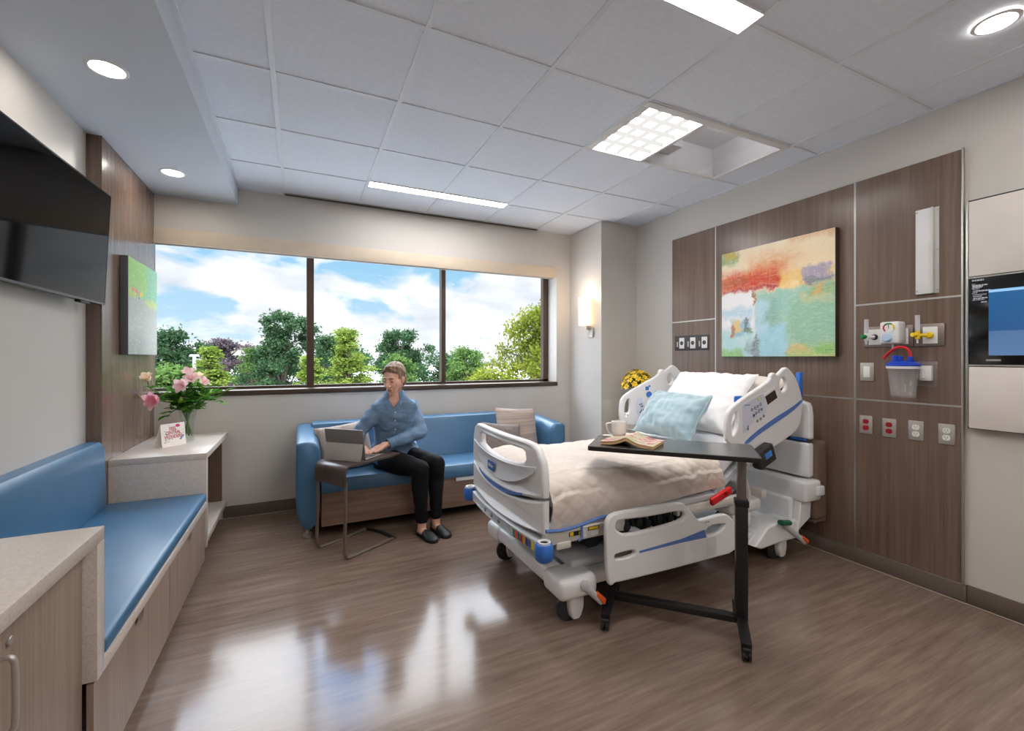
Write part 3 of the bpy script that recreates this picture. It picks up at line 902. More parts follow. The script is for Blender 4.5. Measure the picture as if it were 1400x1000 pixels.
# ================================================================== TELEVISION
t = thing('television', 'black flat television tilted on the left wall above the blue bench', 'television', (-1.0, 2.64, 1.61))
A, B = Vector((-0.955, 0, 2.222)), Vector((-0.982, 0, 1.612))
yr, yl = 3.205, 2.10
xdir = Vector((-0.035, -1.0, 0)).normalized()
M = frame_M((-0.9685, yr, 1.917), xdir, (A - B).normalized())     # local x along the set, y up, z into the room
def tvbox(x0, x1, y0, y1, z0, z1, bev=0.0):
    b = MB(); b.box(x0, x1, y0, y1, z0, z1, bev, M=M); return b
W, Hh = 1.105, 0.305
if (M.to_3x3() @ Vector((0, 0, 1))).x < 0:
    sgn = -1
else:
    sgn = 1
part('case', tvbox(0, W, -Hh, Hh, *sorted((-0.045 * sgn, -0.002 * sgn)), 0.008), M_blackp, t)
part('bezel', tvbox(0, W, -Hh, -Hh + 0.010, *sorted((-0.006 * sgn, 0.002 * sgn))).box(0, W, Hh - 0.007, Hh, *sorted((-0.006 * sgn, 0.002 * sgn)), M=M)
     .box(0, 0.007, -Hh, Hh, *sorted((-0.006 * sgn, 0.002 * sgn)), M=M).box(W - 0.007, W, -Hh, Hh, *sorted((-0.006 * sgn, 0.002 * sgn)), M=M), mat('tv_bezel', (60, 58, 62), 0.25, metal=0.6), t, label='thin grey bezel')
part('screen', tvbox(0.007, W - 0.007, -Hh + 0.010, Hh - 0.007, *sorted((-0.003 * sgn, 0.001 * sgn))), mat('tv_glass', (5, 5, 6), 0.06, spec=0.07, grain=(2, 0.0)), t, label='glossy black screen')
part('sensor', tvbox(0.16, 0.26, -Hh - 0.012, -Hh + 0.004, *sorted((-0.03 * sgn, -0.004 * sgn)), 0.003), M_blackp, t)
part('mount', MB().box(-1.088, -1.002, 2.50, 2.80, 1.75, 2.05, 0.004), M_black, t, label='black wall mount')

# ================================================================== WINDOW BENCH, COUNTER AND CREDENZA (left wall)
FX = -0.535
# base cabinet nearest the camera
t = thing('base_cabinet', 'wood base cabinet with a steel bar handle under the stone counter', 'cabinet', (-0.82, 1.0, 0))
part('body', MB().box(XL + 0.002, -0.585, 0.25, 1.688, 0.06, 0.770), M_woodB, t)
part('toe_kick', MB().box(XL + 0.01, -0.62, 0.26, 1.688, 0, 0.06), M_base, t)
d = part('door', MB().box(-0.585, -0.566, 0.785, 1.684, 0.065, 0.766, 0.0015), M_woodB, t)
yh = 1.276
pts = [(-0.566, yh, 0.70), (-0.545, yh, 0.70), (-0.536, yh, 0.69), (-0.534, yh, 0.66), (-0.534, yh, 0.58), (-0.536, yh, 0.553), (-0.545, yh, 0.543), (-0.566, yh, 0.543)]
part('handle', MB().tube(spline(pts, 4), 0.0058, 12), M_steel, d, label='satin steel bar handle')
part('lock', MB().cyl((-0.566, 1.325, 0.712), (-0.560, 1.325, 0.712), 0.010, n=18, bev=0.001), M_steel, d, label='round steel lock')
part('door', MB().box(-0.585, -0.566, 0.255, 0.781, 0.065, 0.766, 0.0015), M_woodB, t)

t = thing('stone_counter', 'speckled pale stone counter with a waterfall end beside the blue bench', 'countertop', (-0.81, 1.0, 0.77))
part('top', MB().box(XL + 0.001, FX, 0.24, 1.745, 0.7725, 0.812, 0.002), M_stone, t)
part('waterfall_end', MB().box(XL + 0.001, FX, 1.692, 1.745, 0.374, 0.7720, 0.002), M_stone, t)

t = thing('window_bench', 'built-in bench with a blue vinyl seat and back on wood drawers', 'bench', (-0.81, 2.55, 0))
part('base', MB().box(XL + 0.002, -0.605, 1.692, 3.369, 0.05, 0.372), M_woodD, t, label='inner body darkened like a shaded cavity')  # darkened tone makes the drawer notches read as shaded hollows
part('toe_kick', MB().box(XL + 0.01, -0.61, 1.692, 3.369, 0, 0.05), M_base, t)
def notch(y0, y1, yc):
    z0, z1, w, h = 0.048, 0.3685, 0.050, 0.062
    o = [(y0, z0), (y1, z0), (y1, z1), (yc + w, z1)]
    for i in range(1, 12):
        a = PI * i / 12
        o.append((yc + w * math.cos(a), z1 - h * math.sin(a) ** 0.7))
    o += [(yc - w, z1), (y0, z1)]
    return o
for y0, y1, yc in ((1.6935, 2.528, 2.105), (2.532, 3.366, 2.94)):
    part('drawer', MB().shape(notch(y0, y1, yc), onX(-0.560), 0.0, -0.016), M_woodB, t)
part('ledge', MB().box(XL + 0.002, FX, 1.7455, 3.369, 0.3725, 0.410, 0.002), M_stone, t, label='pale stone ledge')
def cushion(x0, x1, y0, y1, z0, z1, r=0.02, crown=0.006, axis='z'):
    """upholstered block with rolled edges and a slight crown"""
    b = MB(); b.box(x0, x1, y0, y1, z0, z1, r, 4)
    return b
part('seat_cushion', cushion(-1.086, FX + 0.002, 1.748, 3.366, 0.4105, 0.468, 0.020), M_vinyl, t, label='blue vinyl seat cushion')
b = MB()
prof = [(-1.088, 0.47), (-1.000, 0.47), (-0.996, 0.50), (-1.004, 0.80), (-1.012, 0.825), (-1.028, 0.842), (-1.055, 0.846), (-1.088, 0.846)]
b.shape(prof, lambda a, c, q: Vector((a, q, c)), 1.75, 3.286, bev=0.012, seg=3)
part('back_cushion', b, M_vinyl, t, label='blue vinyl back cushion')

t = thing('credenza', 'open-sided stone credenza under the window holding the flower vase', 'cabinet', (-0.80, 3.83, 0))
part('top', MB().box(-1.019, FX, 3.372, YB - 0.004, 0.677, 0.717, 0.002), M_stone, t, label='pale stone top')
part('front_panel', MB().box(-1.019, FX, 3.372, 3.412, 0.116, 0.6765, 0.002), M_stone, t, label='pale stone end panel')
part('shelf', MB().box(-1.019, FX - 0.008, 3.4125, YB - 0.012, 0.118, 0.158, 0.002), M_stone, t, label='pale stone bottom shelf')
part('back_panel', MB().box(-1.019, -1.004, 3.413, YB - 0.012, 0.159, 0.6765), M_woodD, t, label='wood back panel darkened as if in shade')
part('side_panel', MB().box(-1.003, -0.575, YB - 0.03, YB - 0.012, 0.159, 0.6765), M_woodD, t, label='wood side panel darkened as if in shade')
part('plinth', MB().box(-1.019, -0.62, 3.372, YB - 0.012, 0.0, 0.1175), M_base, t)

# ------------------------------------------------------------------ vase of lilies
def petal_mat(name, a, b, thin):
    k = NT(name)
    f = k.noise(k.coord((26, 26, 26)), 1.0, 3)
    c = k.ramp(f, [(0.35, rgb(*a)), (0.65, rgb(*b))])
    k.t.nodes.remove(k.b)
    d = k.n('ShaderNodeBsdfDiffuse'); t_ = k.n('ShaderNodeBsdfTranslucent'); m = k.n('ShaderNodeMixShader')
    m.inputs[0].default_value = thin
    k.l(c, d.inputs['Color']); k.l(c, t_.inputs['Color'])
    k.l(d.outputs[0], m.inputs[1]); k.l(t_.outputs[0], m.inputs[2]); k.l(m.outputs[0], k.o.inputs['Surface'])
    return k.m
M_stem = mat('lily_stem', (86, 128, 62), 0.5)
M_leaf = petal_mat('lily_leaf', (56, 104, 40), (92, 146, 60), 0.3)
M_leafl = petal_mat('pale_leaf', (128, 176, 60), (164, 206, 92), 0.4)
M_petal = petal_mat('pink_petal', (246, 208, 210), (254, 228, 226), 0.45)
M_petalc = petal_mat('cream_petal', (250, 230, 202), (255, 242, 222), 0.45)
M_petald = petal_mat('deep_pink_petal', (234, 160, 178), (248, 200, 208), 0.45)
VX, VY, VZ = -0.742, 3.955, 0.717
t = thing('vase', 'clear glass vase of water on the credenza', 'vase', (VX, VY, VZ))
part('glass', MB().lathe([(0, 0.003), (0.040, 0.003), (0.043, 0.012), (0.034, 0.05), (0.036, 0.11), (0.052, 0.20), (0.063, 0.245), (0.0605, 0.245), (0.049, 0.20), (0.033, 0.11), (0.031, 0.05), (0.036, 0.016), (0, 0.012)], (0, 0, 0), n=36), M_vglass, t, 60, local=True)
def leaf(b, base, tip, w, bend=0.02, n=7):
    base, tip = Vector(base), Vector(tip)
    d = tip - base
    side = d.cross(Vector((0, 0, 1)))
    side = side.normalized() if side.length > 1e-4 else Vector((1, 0, 0))
    nrm = side.cross(d).normalized()
    L, R = [], []
    for i in range(n + 1):
        q = i / n
        p = base + d * q + nrm * (bend * 4 * q * (1 - q))
        ww = w * math.sin(PI * min(1, q * 0.93 + 0.06)) ** 0.85
        L.append(p + side * ww - nrm * ww * 0.25); R.append(p - side * ww - nrm * ww * 0.25)
    C = [(a + c) / 2 + nrm * 0.5 * (a - c).length * 0.25 for a, c in zip(L, R)]
    vs = L + C + R
    m = n + 1
    fs = []
    for i in range(n):
        fs += [(i, i + 1, m + i + 1, m + i), (m + i, m + i + 1, 2 * m + i + 1, 2 * m + i)]
    b.add(vs, fs)
def lily(b, c, axis, size, k=6, openness=0.6):
    """trumpet of two rings of three broad petals, curling back at the tips"""
    c = Vector(c); ax = Vector(axis).normalized()
    q = Vector((0, 0, 1)).rotation_difference(ax)
    h = k // 2
    for ring, sc in ((0, 1.0), (1, 0.9)):
        for i in range(h):
            a = 2 * PI * (i + 0.5 * ring) / h
            r = Vector((math.cos(a), math.sin(a), 0)); s = Vector((-math.sin(a), math.cos(a), 0))
            nq = 8; vs = []; fs = []
            for j in range(nq + 1):
                x = j / nq
                rad = size * (0.08 + 0.22 * x + openness * 1.05 * x ** 2.4) * sc
                hh = size * (1.25 * x - 0.55 * openness * x ** 4) * sc
                w = size * 0.44 * math.sin(PI * (0.06 + 0.90 * x)) ** 0.7 * (0.85 + 0.3 * openness)
                for e, dz in ((-1, 0.20), (-0.5, 0.05), (0, 0), (0.5, 0.05), (1, 0.20)):
                    p = r * (rad - dz * w * 0.9) + s * w * e + Vector((0, 0, 1)) * (hh + 0.10 * dz * w)
                    vs.append(c + q @ p)
            for j in range(nq):
                for e in range(4):
                    fs.append((j * 5 + e, j * 5 + e + 1, j * 5 + e + 6, j * 5 + e + 5))
            b.add(vs, fs)
top = Vector((VX, VY, VZ + 0.235))
# (offset from vase mouth, facing, size, kind): measured against the bouquet
FL = [((-0.215, -0.06, 0.205), (-0.2, -0.6, 0.75), 0.062, 0), ((-0.130, -0.19, 0.085), (-0.5, -0.85, -0.05), 0.072, 2), ((-0.005, -0.10, 0.165), (-0.25, -0.9, 0.2), 0.066, 1),
      ((0.025, -0.03, 0.195), (0.1, -0.7, 0.6), 0.068, 1), ((0.00, 0.03, 0.235), (0.0, -0.5, 0.8), 0.060, 1), ((0.085, -0.02, 0.175), (0.6, -0.55, 0.55), 0.052, 1), ((0.055, 0.06, 0.215), (0.3, -0.2, 0.9), 0.045, 0)]
names = ['cream opening lily at the window panel side of the bouquet', 'deep pink lily drooping low at the wall side of the bouquet', 'pink lily facing the room in the middle of the bouquet', 'large pink lily above the middle of the bouquet',
         'topmost pink lily of the bouquet against the window', 'pale pink lily bud on the sofa side of the bouquet', 'small cream lily behind the others in the bouquet']
for (off, ax, size, kind), lb in zip(FL, names):
    c = top + Vector(off)
    t = thing('lily', lb, 'flower', tuple(c), 0, 'lilies in the glass vase')
    b = MB(); lily(b, c, ax, size * (1.0 if kind == 2 else 0.92), 6, 0.42 if kind == 0 else 0.60)
    part('bloom', b, (M_petalc, M_petal, M_petald)[kind], t, 60)
    a = Vector(ax).normalized()
    b = MB(); b.tube(spline([c + a * 0.005, c - a * 0.04 + Vector((0, 0, -0.02)), top + Vector((off[0] * 0.25, off[1] * 0.25, 0.02)), (VX - off[0] * 0.08, VY - off[1] * 0.08, VZ + 0.06)], 5), 0.0035, 7)
    part('stem', b, M_stem, t)
    b = MB()
    for i in range(4):
        x = i * 1.6 + off[0] * 9
        dirv = Vector((math.cos(x), math.sin(x), 0.1)) * 0.05
        b.add([], []); leaf(b, c - a * 0.045 + Vector((0, 0, -0.02)), c - a * 0.03 + dirv + Vector((0, 0, -0.015)), 0.013, 0.008)
    part('leaf', b, M_leaf, t, 60)
t = thing('greenery', 'leafy green sprays filling the bouquet in the glass vase', 'greenery', tuple(top), 0)
random.seed(11)
b = MB(); st = MB(); bl = MB()
tips = [(-0.235, -0.10, 0.115), (-0.20, -0.16, 0.09), (0.0, 0.05, 0.30), (-0.055, -0.02, 0.265), (-0.02, 0.0, 0.23), (0.26, 0.03, 0.12), (0.24, 0.0, 0.045), (-0.115, -0.16, -0.055), (0.11, 0.02, 0.16), (0.15, -0.05, 0.10), (-0.10, 0.0, 0.10), (0.09, -0.07, 0.07),
        (-0.01, -0.13, 0.08), (0.05, -0.13, 0.05), (-0.06, -0.12, 0.03), (0.13, 0.08, 0.11), (0.0, -0.09, 0.0), (-0.12, 0.08, 0.14), (0.17, 0.06, 0.06)]
for i, o in enumerate(tips):
    o = Vector(o)
    mid = top + o * 0.5 + Vector((0, 0, 0.03))
    end = top + o
    path = spline([(VX - o.x * 0.1, VY - o.y * 0.1, VZ + 0.03 + 0.01 * (i % 3)), top + Vector((o.x * 0.12, o.y * 0.12, 0.0)), mid, end - o.normalized() * 0.03], 4)
    st.tube(path, 0.0022, 6)
    k = 5 if o.length > 0.2 else 7
    for j in range(k):
        q = 0.35 + 0.62 * j / k
        p = top + (mid - top) * min(1, 2 * q) if q < 0.5 else mid + (end - mid) * (2 * q - 1)
        a = random.uniform(0, 2 * PI)
        dv = Vector((math.cos(a), math.sin(a), random.uniform(-0.35, 0.5))).normalized() * random.uniform(0.055, 0.095) + o.normalized() * 0.03
        leaf(bl if random.random() < 0.18 else b, p, p + dv, random.uniform(0.015, 0.024), random.uniform(-0.012, 0.012))
    leaf(b if i % 3 else bl, end - o.normalized() * 0.05, end + o.normalized() * 0.03, 0.021, 0.02 if i % 2 else -0.02)
for i in range(170):
    a, r = random.uniform(0, 2 * PI), random.uniform(0.02, 0.10)
    p = top + Vector((math.cos(a) * r, math.sin(a) * r, random.uniform(-0.01, 0.13)))
    dv = Vector((math.cos(a), math.sin(a), random.uniform(-0.5, 0.7))) * random.uniform(0.03, 0.06)
    leaf(b, p, p + dv, random.uniform(0.013, 0.020), random.uniform(-0.01, 0.01))
part('foliage', b, M_leaf, t, 60)
part('pale_foliage', bl, M_leafl, t, 60, label='pale lime leaves')
part('stems', st, M_stem, t)

# greeting card leaning against nothing, folded so that it stands
t = thing('greeting_card', 'white standing greeting card with pink lettering in front of the vase', 'card', (-0.777, 3.735, 0.717))
A, B = Vector((-0.832, 3.676, 0.717)), Vector((-0.722, 3.794, 0.717))
xd = (B - A).normalized(); n = Vector((xd.y, -xd.x, 0))
tilt = (Vector((0, 0, 1)) - n * 0.12).normalized()
w, h = (B - A).length, 0.155
def onC(e):
    nn = xd.cross(tilt).normalized()
    if nn.dot(n) < 0: nn = -nn
    return lambda a, bb, q: A + xd * a + tilt * bb + nn * (e + q)
M_card = mat('card_paper', (250, 244, 240), 0.7)
part('front', MB().shape([(0, 0), (w, 0), (w, h), (0, h)], onC(0), 0, 0.001), M_card, t)
fold = A + tilt * h
b = MB(); p0, p1 = A + tilt * h, B + tilt * h; off = -n * 0.075
q0, q1 = A + off, B + off
q0.z = q1.z = 0.717
b.add([p0, p1, q1, q0, p0 - n * 0.001, p1 - n * 0.001, q1 - n * 0.001, q0 - n * 0.001], [(0, 1, 2, 3), (4, 7, 6, 5), (0, 4, 5, 1), (1, 5, 6, 2), (2, 6, 7, 3), (3, 7, 4, 0)])
part('back', b, M_card, t)
M_cpink = mat('card_pink_ink', (222, 88, 116), 0.6)
for body, z, s in (('FEEL', 0.118, 0.030), ('CENTRAL', 0.092, 0.028), ('WONDERS', 0.064, 0.029)):
    f0 = onC(0.0015)
    part('lettering', MB().text(body, s, lambda a, bb, q, z=z: f0(w * 0.49 + a * 0.82, z + bb * 1.1 + a * 0.02, 0), bold=0.0008), M_cpink, t, 0, label='pink printed lettering')
part('lips', MB().shape(disc(w * 0.70, 0.136, 0.015, 0.010), onC(0.0015), 0, 0.0005), mat('card_magenta_ink', (206, 44, 116), 0.6), t, label='magenta printed emblem')
part('sticker', MB().shape([(w * 0.72, 0.040), (w * 0.80, 0.036), (w * 0.95, 0.066), (w * 0.87, 0.070)], onC(0.0015), 0, 0.0005), mat('card_slate_ink', (120, 146, 186), 0.6), t, label='slate blue printed strip')
b = MB()
for a, z, r in ((.15, .106, .003), (.2, .086, .005), (.24, .08, .004), (.17, .046, .005), (.3, .05, .0035), (.43, .05, .004), (.9, .105, .003), (.91, .082, .003), (.62, .112, .004), (.14, .03, .004), (.22, .032, .003), (.3, .033, .003), (.36, .142, .0025)):
    b.shape(disc(w * a, z, r, r * 0.8, 8), onC(0.0015), 0, 0.0005)
part('dots', b, mat('card_teal_ink', (96, 120, 130), 0.6), t, label='small printed dots')

# ================================================================== SOFA
t = thing('sofa', 'blue vinyl sofa with a wood front under the window', 'sofa', (1.095, 3.86, 0))
SX0, SX1 = -0.03, 2.22
def arm(x0, x1, inner):
    """end panel: tall at the outer side, rolled inwards at the top; follows y from the back to the front"""
    rings = []
    for y, zt, inset in ((3.49, 0.700, 0.02), (3.50, 0.712, 0.006), (3.53, 0.716, 0.0), (3.80, 0.735, 0.0), (4.05, 0.752, 0.0), (4.20, 0.758, 0.0), (4.225, 0.750, 0.01)):
        a, c = (x0 + inset, x1 - inset)
        z0 = 0.085 + inset * 0.5
        r = 0.035
        ring = []
        for px, pz in ((a, z0), (c, z0), (c, zt - 0.10), (c - 0.010, zt - 0.045), (c - 0.03, zt - 0.015), (c - 0.06, zt), (a + 0.03, zt), (a + 0.008, zt - 0.01), (a, zt - 0.03)):
            ring.append((px, pz))
        if not inner:
            ring = [(x0 + x1 - px, pz) for px, pz in ring][::-1]
        rings.append([Vector((px, y, pz)) for px, pz in chaikin(ring, 2)])
    return MB().loft(rings)
part('arm', arm(SX0, SX0 + 0.165, True), M_vinyl, t, 50)
part('arm', arm(SX1 - 0.165, SX1, False), M_vinyl, t, 50)
b = MB()
prof = [(3.93, 0.38), (3.955, 0.45), (4.03, 0.735), (4.045, 0.765), (4.07, 0.777), (4.17, 0.777), (4.205, 0.765), (4.215, 0.735), (4.215, 0.12), (3.98, 0.12)]
b.shape(prof, lambda a, c, q: Vector((q, a, c)), SX0 + 0.12, SX1 - 0.12, bev=0.008, seg=2)
part('backrest', b, M_vinyl, t)
b = MB()
prof = [(3.492, 0.335), (3.484, 0.36), (3.486, 0.41), (3.500, 0.434), (3.53, 0.441), (3.70, 0.438), (3.97, 0.428), (3.97, 0.335)]
b.shape(prof, lambda a, c, q: Vector((q, a, c)), SX0 + 0.168, SX1 - 0.168, bev=0.006, seg=2)
part('seat_cushion', b, M_vinyl, t)
part('base', MB().box(SX0 + 0.17, SX1 - 0.17, 3.515, 4.0, 0.085, 0.334, 0.003), M_walnut, t, label='walnut laminate front panel')
part('pull_tab', MB().box(1.16, 1.33, 3.503, 3.516, 0.300, 0.331, 0.003), M_white, t, label='white pull tab')
for x, y in ((0.05, 3.60), (2.14, 3.60), (0.05, 4.13), (2.14, 4.13)):
    part('foot', MB().cyl((x, y, 0), (x, y, 0.03), 0.034, 0.032, 20, 0.004).cyl((x, y, 0.03), (x, y, 0.09), 0.014, n=12), M_alu, t, label='round metal foot')

# ------------------------------------------------------------------ pillows
def pillow(w, h, th, Mx, pinch=0.06, seed=0, wr=0.006, nu=40, nv=32, sag=0.0, seam=0.0):
    """stuffed cushion: local x = width, y = height, z = thickness; corners pulled out to points"""
    b = MB()
    def side(sg):
        def fn(s, q):
            u, v = 2 * s - 1, 2 * q - 1
            px = u * w / 2 * (1 - pinch * (1 - abs(v) ** 2.2) * abs(u) ** 3)
            py = v * h / 2 * (1 - pinch * (1 - abs(u) ** 2.2) * abs(v) ** 3)
            f = max(0.0, (1 - abs(u) ** 3.0) * (1 - abs(v) ** 3.0)) ** 0.62
            z = th / 2 * f
            nz = noise.noise(Vector((u * 2.6 + seed, v * 2.6, sg * 3.1))) + 0.6 * noise.noise(Vector((u * 7 + seed, v * 4 + seed, sg)))
            edge = (abs(u) ** 4 + abs(v) ** 4) * 0.8 + 0.25
            z += wr * nz * edge * (0.3 + f)
            py -= sag * (1 - v) * 0.5 * (1 - u * u)
            return Vector((px, py, sg * z))
        return fn
    b.grid(side(1), nu, nv)
    g = MB().grid(side(-1), nu, nv)
    b.add(g.v, [f[::-1] for f in g.f])
    if seam:
        loop = []
        n = 28
        f1 = side(1)
        for i in range(n): loop.append(f1(i / n, 0))
        for i in range(n): loop.append(f1(1, i / n))
        for i in range(n): loop.append(f1(1 - i / n, 1))
        for i in range(n): loop.append(f1(0, 1 - i / n))
        b.tube(loop, seam, 6, closed=True)
    b.xf(Mx)
    return b
M_strp = stripe_mat('taupe_striped_cloth', (168, 152, 142), 2, 46, 0.16)
M_strp2 = stripe_mat('taupe_striped_cloth_cross', (166, 152, 143), 0, 40, 0.12)
M_fur = mat('grey_textured_cloth', (128, 116, 112), 0.95, grain=(70, 0.22), bump=(90, 0.9), sheen=0.3)
Mx = frame_M((0.33, 3.80, 0.602), (0.97, 0.22, 0.10), (-0.13, 0.30, 0.94))
solo('throw_pillow', pillow(0.43, 0.39, 0.13, Mx, 0.07, 1, 0.006), M_strp2, 'taupe striped pillow in the sofa corner behind the laptop', 'pillow', 'pillows on the blue sofa', smooth=60)
Mx = frame_M((1.845, 3.76, 0.645), (0.96, -0.05, -0.06), (0.07, 0.36, 0.92))
solo('throw_pillow', pillow(0.42, 0.42, 0.13, Mx, 0.06, 2, 0.006), M_strp, 'larger taupe striped pillow behind the dark grey one by the bed', 'pillow', 'pillows on the blue sofa', smooth=60)
Mx = frame_M((1.64, 3.63, 0.585), (0.95, 0.06, -0.12), (0.12, 0.42, 0.90))
solo('throw_pillow', pillow(0.40, 0.31, 0.12, Mx, 0.07, 5, 0.006), M_fur, 'small dark grey textured pillow seen through the footboard handle', 'pillow', 'pillows on the blue sofa', smooth=60)

# ------------------------------------------------------------------ laptop table
O = Vector((0.213, 3.229, 0))
rz = math.radians(31)
t = thing('laptop_table', 'curved dark wood laptop table on a cantilevered flat steel frame', 'side table', tuple(O), rz)
M_ply = wood('dark_plywood', (62, 52, 47), (84, 72, 65), (6, 60, 6), 0.3)
# local x: towards the sofa, local y: along the short front edge (away from the camera), origin under the front edge
HT = 0.612
W2 = 0.165
path = [(-0.045, 0.475)] + [(-0.045, 0.53)] + [(-0.045 + 0.055 * (1 - math.cos(a)), HT - 0.055 + 0.055 * math.sin(a)) for a in [PI / 2 * i / 7 for i in range(8)]] + [(0.15, HT), (0.33, HT + 0.003), (0.425, HT + 0.008)]
def sheet(path, th, y0, y1):
    P = [Vector((p[0], p[1])) for p in path]
    N = []
    for i in range(len(P)):
        d = (P[min(i + 1, len(P) - 1)] - P[max(i - 1, 0)]).normalized()
        N.append(Vector((-d.y, d.x)))
    lp = [tuple(p) for p in P] + [tuple(P[i] - N[i] * th) for i in range(len(P) - 1, -1, -1)]
    return MB().shape(lp, lambda a, c, q: Vector((a, q, c)), y0, y1, bev=0.0015, seg=1)
part('top', sheet(path, 0.013, -W2, W2), M_ply, t, local=True)
M_tleg = mat('bronze_steel', (134, 122, 112), 0.34, metal=0.6)
for y in (-W2 + 0.012, W2 - 0.012):
    pts = [(-0.028, y, 0.50), (-0.030, y, 0.30), (-0.036, y, 0.08), (-0.034, y, 0.035), (-0.020, y, 0.012), (0.01, y, 0.008), (0.20, y, 0.008), (0.375, y, 0.008)]
    part('leg', MB().tube(spline(pts, 5), 0.0085, 8, sx=1.9), M_tleg, t, local=True, label='flat steel leg')
part('foot_bar', MB().tube([(0.375, -W2 + 0.0, 0.009), (0.39, -W2 * 0.5, 0.009), (0.395, 0, 0.009), (0.39, W2 * 0.5, 0.009), (0.375, W2, 0.009)], 0.0088, 8, sx=1.6), M_black, t, local=True, label='black foot bar')
part('bracket', MB().box(-0.034, -0.024, -W2 + 0.02, W2 - 0.02, 0.497, 0.512, 0.002), M_black, t, local=True)

# laptop: its lid back and kickstand face the camera
ld = Vector((0.235, -0.225, 0)).normalized()
lo = Vector((0.175, 3.385, HT + 0.003))
Lrz = math.atan2(ld.y, ld.x)
t = thing('laptop', 'grey laptop with its kickstand out on the curved table', 'laptop', tuple(lo), Lrz)
# local x along the hinge, local y towards the typist
M_lap = mat('laptop_grey', (126, 121, 117), 0.42, metal=0.15)
M_lapl = mat('kickstand_grey', (172, 165, 158), 0.42, metal=0.15)
LW, LH = 0.315, 0.215
Q = frame_M((0, 0, 0), (1, 0, 0), (0, -0.16, 1))
b = MB(); b.box(0, LW, 0.002, LH, -0.008, 0.0, 0.002, M=Q)
sc = part('display', b, M_lap, t, local=True)
b = MB(); b.box(0.006, LW - 0.006, 0.008, LH - 0.006, -0.0088, -0.0078, M=Q)
part('glass', b, mat('laptop_glass', (16, 17, 20), 0.1), sc, local=True)
K = frame_M((0, -0.0475, 0), (1, 0, 0), (0, 0.26, 1))
b = MB(); b.box(0.006, LW - 0.004, 0.0, 0.118, 0.0, 0.003, 0.001, M=frame_M((0, -0.045, 0), (1, 0, 0), (0, 0.21, 1)))
part('kickstand', b, M_lapl, t, local=True, label='paler grey kickstand')
kb = part('keyboard', MB().box(0.005, LW - 0.005, 0.015, 0.225, 0.0, 0.006, 0.002), M_lap, t, local=True)
b = MB()
for r in range(5):
    for c in range(12):
        b.box(0.022 + c * 0.0227, 0.022 + c * 0.0227 + 0.019, 0.05 + r * 0.021, 0.05 + r * 0.021 + 0.017, 0.006, 0.0075)
part('keys', b, M_darkg, kb, local=True, label='dark keys')

# ================================================================== HOSPITAL BED
BY = 2.265
bed = thing('hospital_bed', 'white adjustable hospital bed with blue trim and raised head end', 'bed', (2.0, BY, 0))
def mir(y):
    return 2 * BY - y
NEAR, FAR = 1, -1
def sy(y, s):
    return y if s == NEAR else mir(y)

# ---- chassis
b = MB()
for s in (NEAR, FAR):
    y0, y1 = sorted((sy(1.855, s), sy(1.955, s)))
    b.box(1.18, 2.86, y0, y1, 0.165, 0.235, 0.015)
    y0, y1 = sorted((sy(1.80, s), sy(1.985, s)))
    b.box(1.115, 1.335, y0, y1, 0.145, 0.25, 0.03, 3)
    y0, y1 = sorted((sy(1.80, s), sy(1.95, s)))
    pr = [(2.50, 0.165), (2.62, 0.27), (2.74, 0.285), (2.90, 0.27), (2.93, 0.235), (2.93, 0.15), (2.72, 0.15), (2.56, 0.14)]
    b.shape(pr, lambda a, c, q: Vector((a, q, c)), y0, y1, bev=0.012, seg=2)
b.box(1.125, 1.235, 1.95, mir(1.95), 0.165, 0.245, 0.02, 3)
b.box(2.76, 2.90, 1.90, mir(1.90), 0.165, 0.245, 0.02, 3)
part('chassis', b, M_plastic, bed)
part('base_cover', MB().box(1.24, 2.0, 1.905, mir(1.905), 0.236, 0.285, 0.02, 3).box(2.04, 2.74, 1.90, mir(1.90), 0.236, 0.27, 0.015, 3), M_plasticg, bed, label='pale grey base cover')
for x in (1.42, 2.42):
    for s in (NEAR, FAR):
        y = sy(2.02, s)
        part('lift_arm', MB().tube([(x, y, 0.275), (x + 0.22, y, 0.43)], 0.032, 10, sx=0.6), M_darkg, bed, label='dark lift arm')
part('motor', MB().box(1.35, 1.75, 2.05, mir(2.05), 0.30, 0.36, 0.01), M_darkg, bed, label='dark motor box')
b = MB()
for i, x in enumerate((1.46, 1.54, 1.60, 1.68, 1.76, 1.85)):
    x += 0.02
    b.box(x, x + 0.055, 1.805 + 0.012 * (i % 3), 1.99, 0.40 + 0.015 * (i % 2), 0.485 - 0.012 * (i % 3), 0.008)
    b.cyl((x + 0.03, 1.795, 0.45 + 0.014 * (i % 2)), (x + 0.03, 1.83, 0.45 + 0.014 * (i % 2)), 0.021, n=14)
part('mechanism', b, mat('dark_mechanism', (40, 40, 41), 0.5, metal=0.3), bed, label='dark mechanism under the deck')
# ---- casters and pedals
def caster(x, y, s):
    c = part('caster', MB().loft([[Vector((x + a * k, y + bb, z)) for a, bb in rrect(-0.036, 0.056, -0.034, 0.034, 0.02, 4)] for z, k in ((0.165, 1.0), (0.12, 1.0), (0.07, 0.95), (0.035, 0.7), (0.024, 0.45))]), M_plastic, bed, 60)
    cx = x + 0.0
    part('wheel', MB().lathe([(0, -0.016), (0.052, -0.016), (0.064, -0.011), (0.067, 0), (0.064, 0.011), (0.052, 0.016), (0, 0.016)], (cx - 0.022, y + 0.012 * s, 0.067), (0.12, 1, 0), 32), mat('caster_tyre', (44, 44, 48), 0.5) if 'caster_tyre' not in bpy.data.materials else bpy.data.materials['caster_tyre'], c, label='dark rubber tyre')
for x, s in ((1.235, NEAR), (1.235, FAR), (2.835, NEAR), (2.835, FAR)):
    caster(x, sy(1.885, s), s)
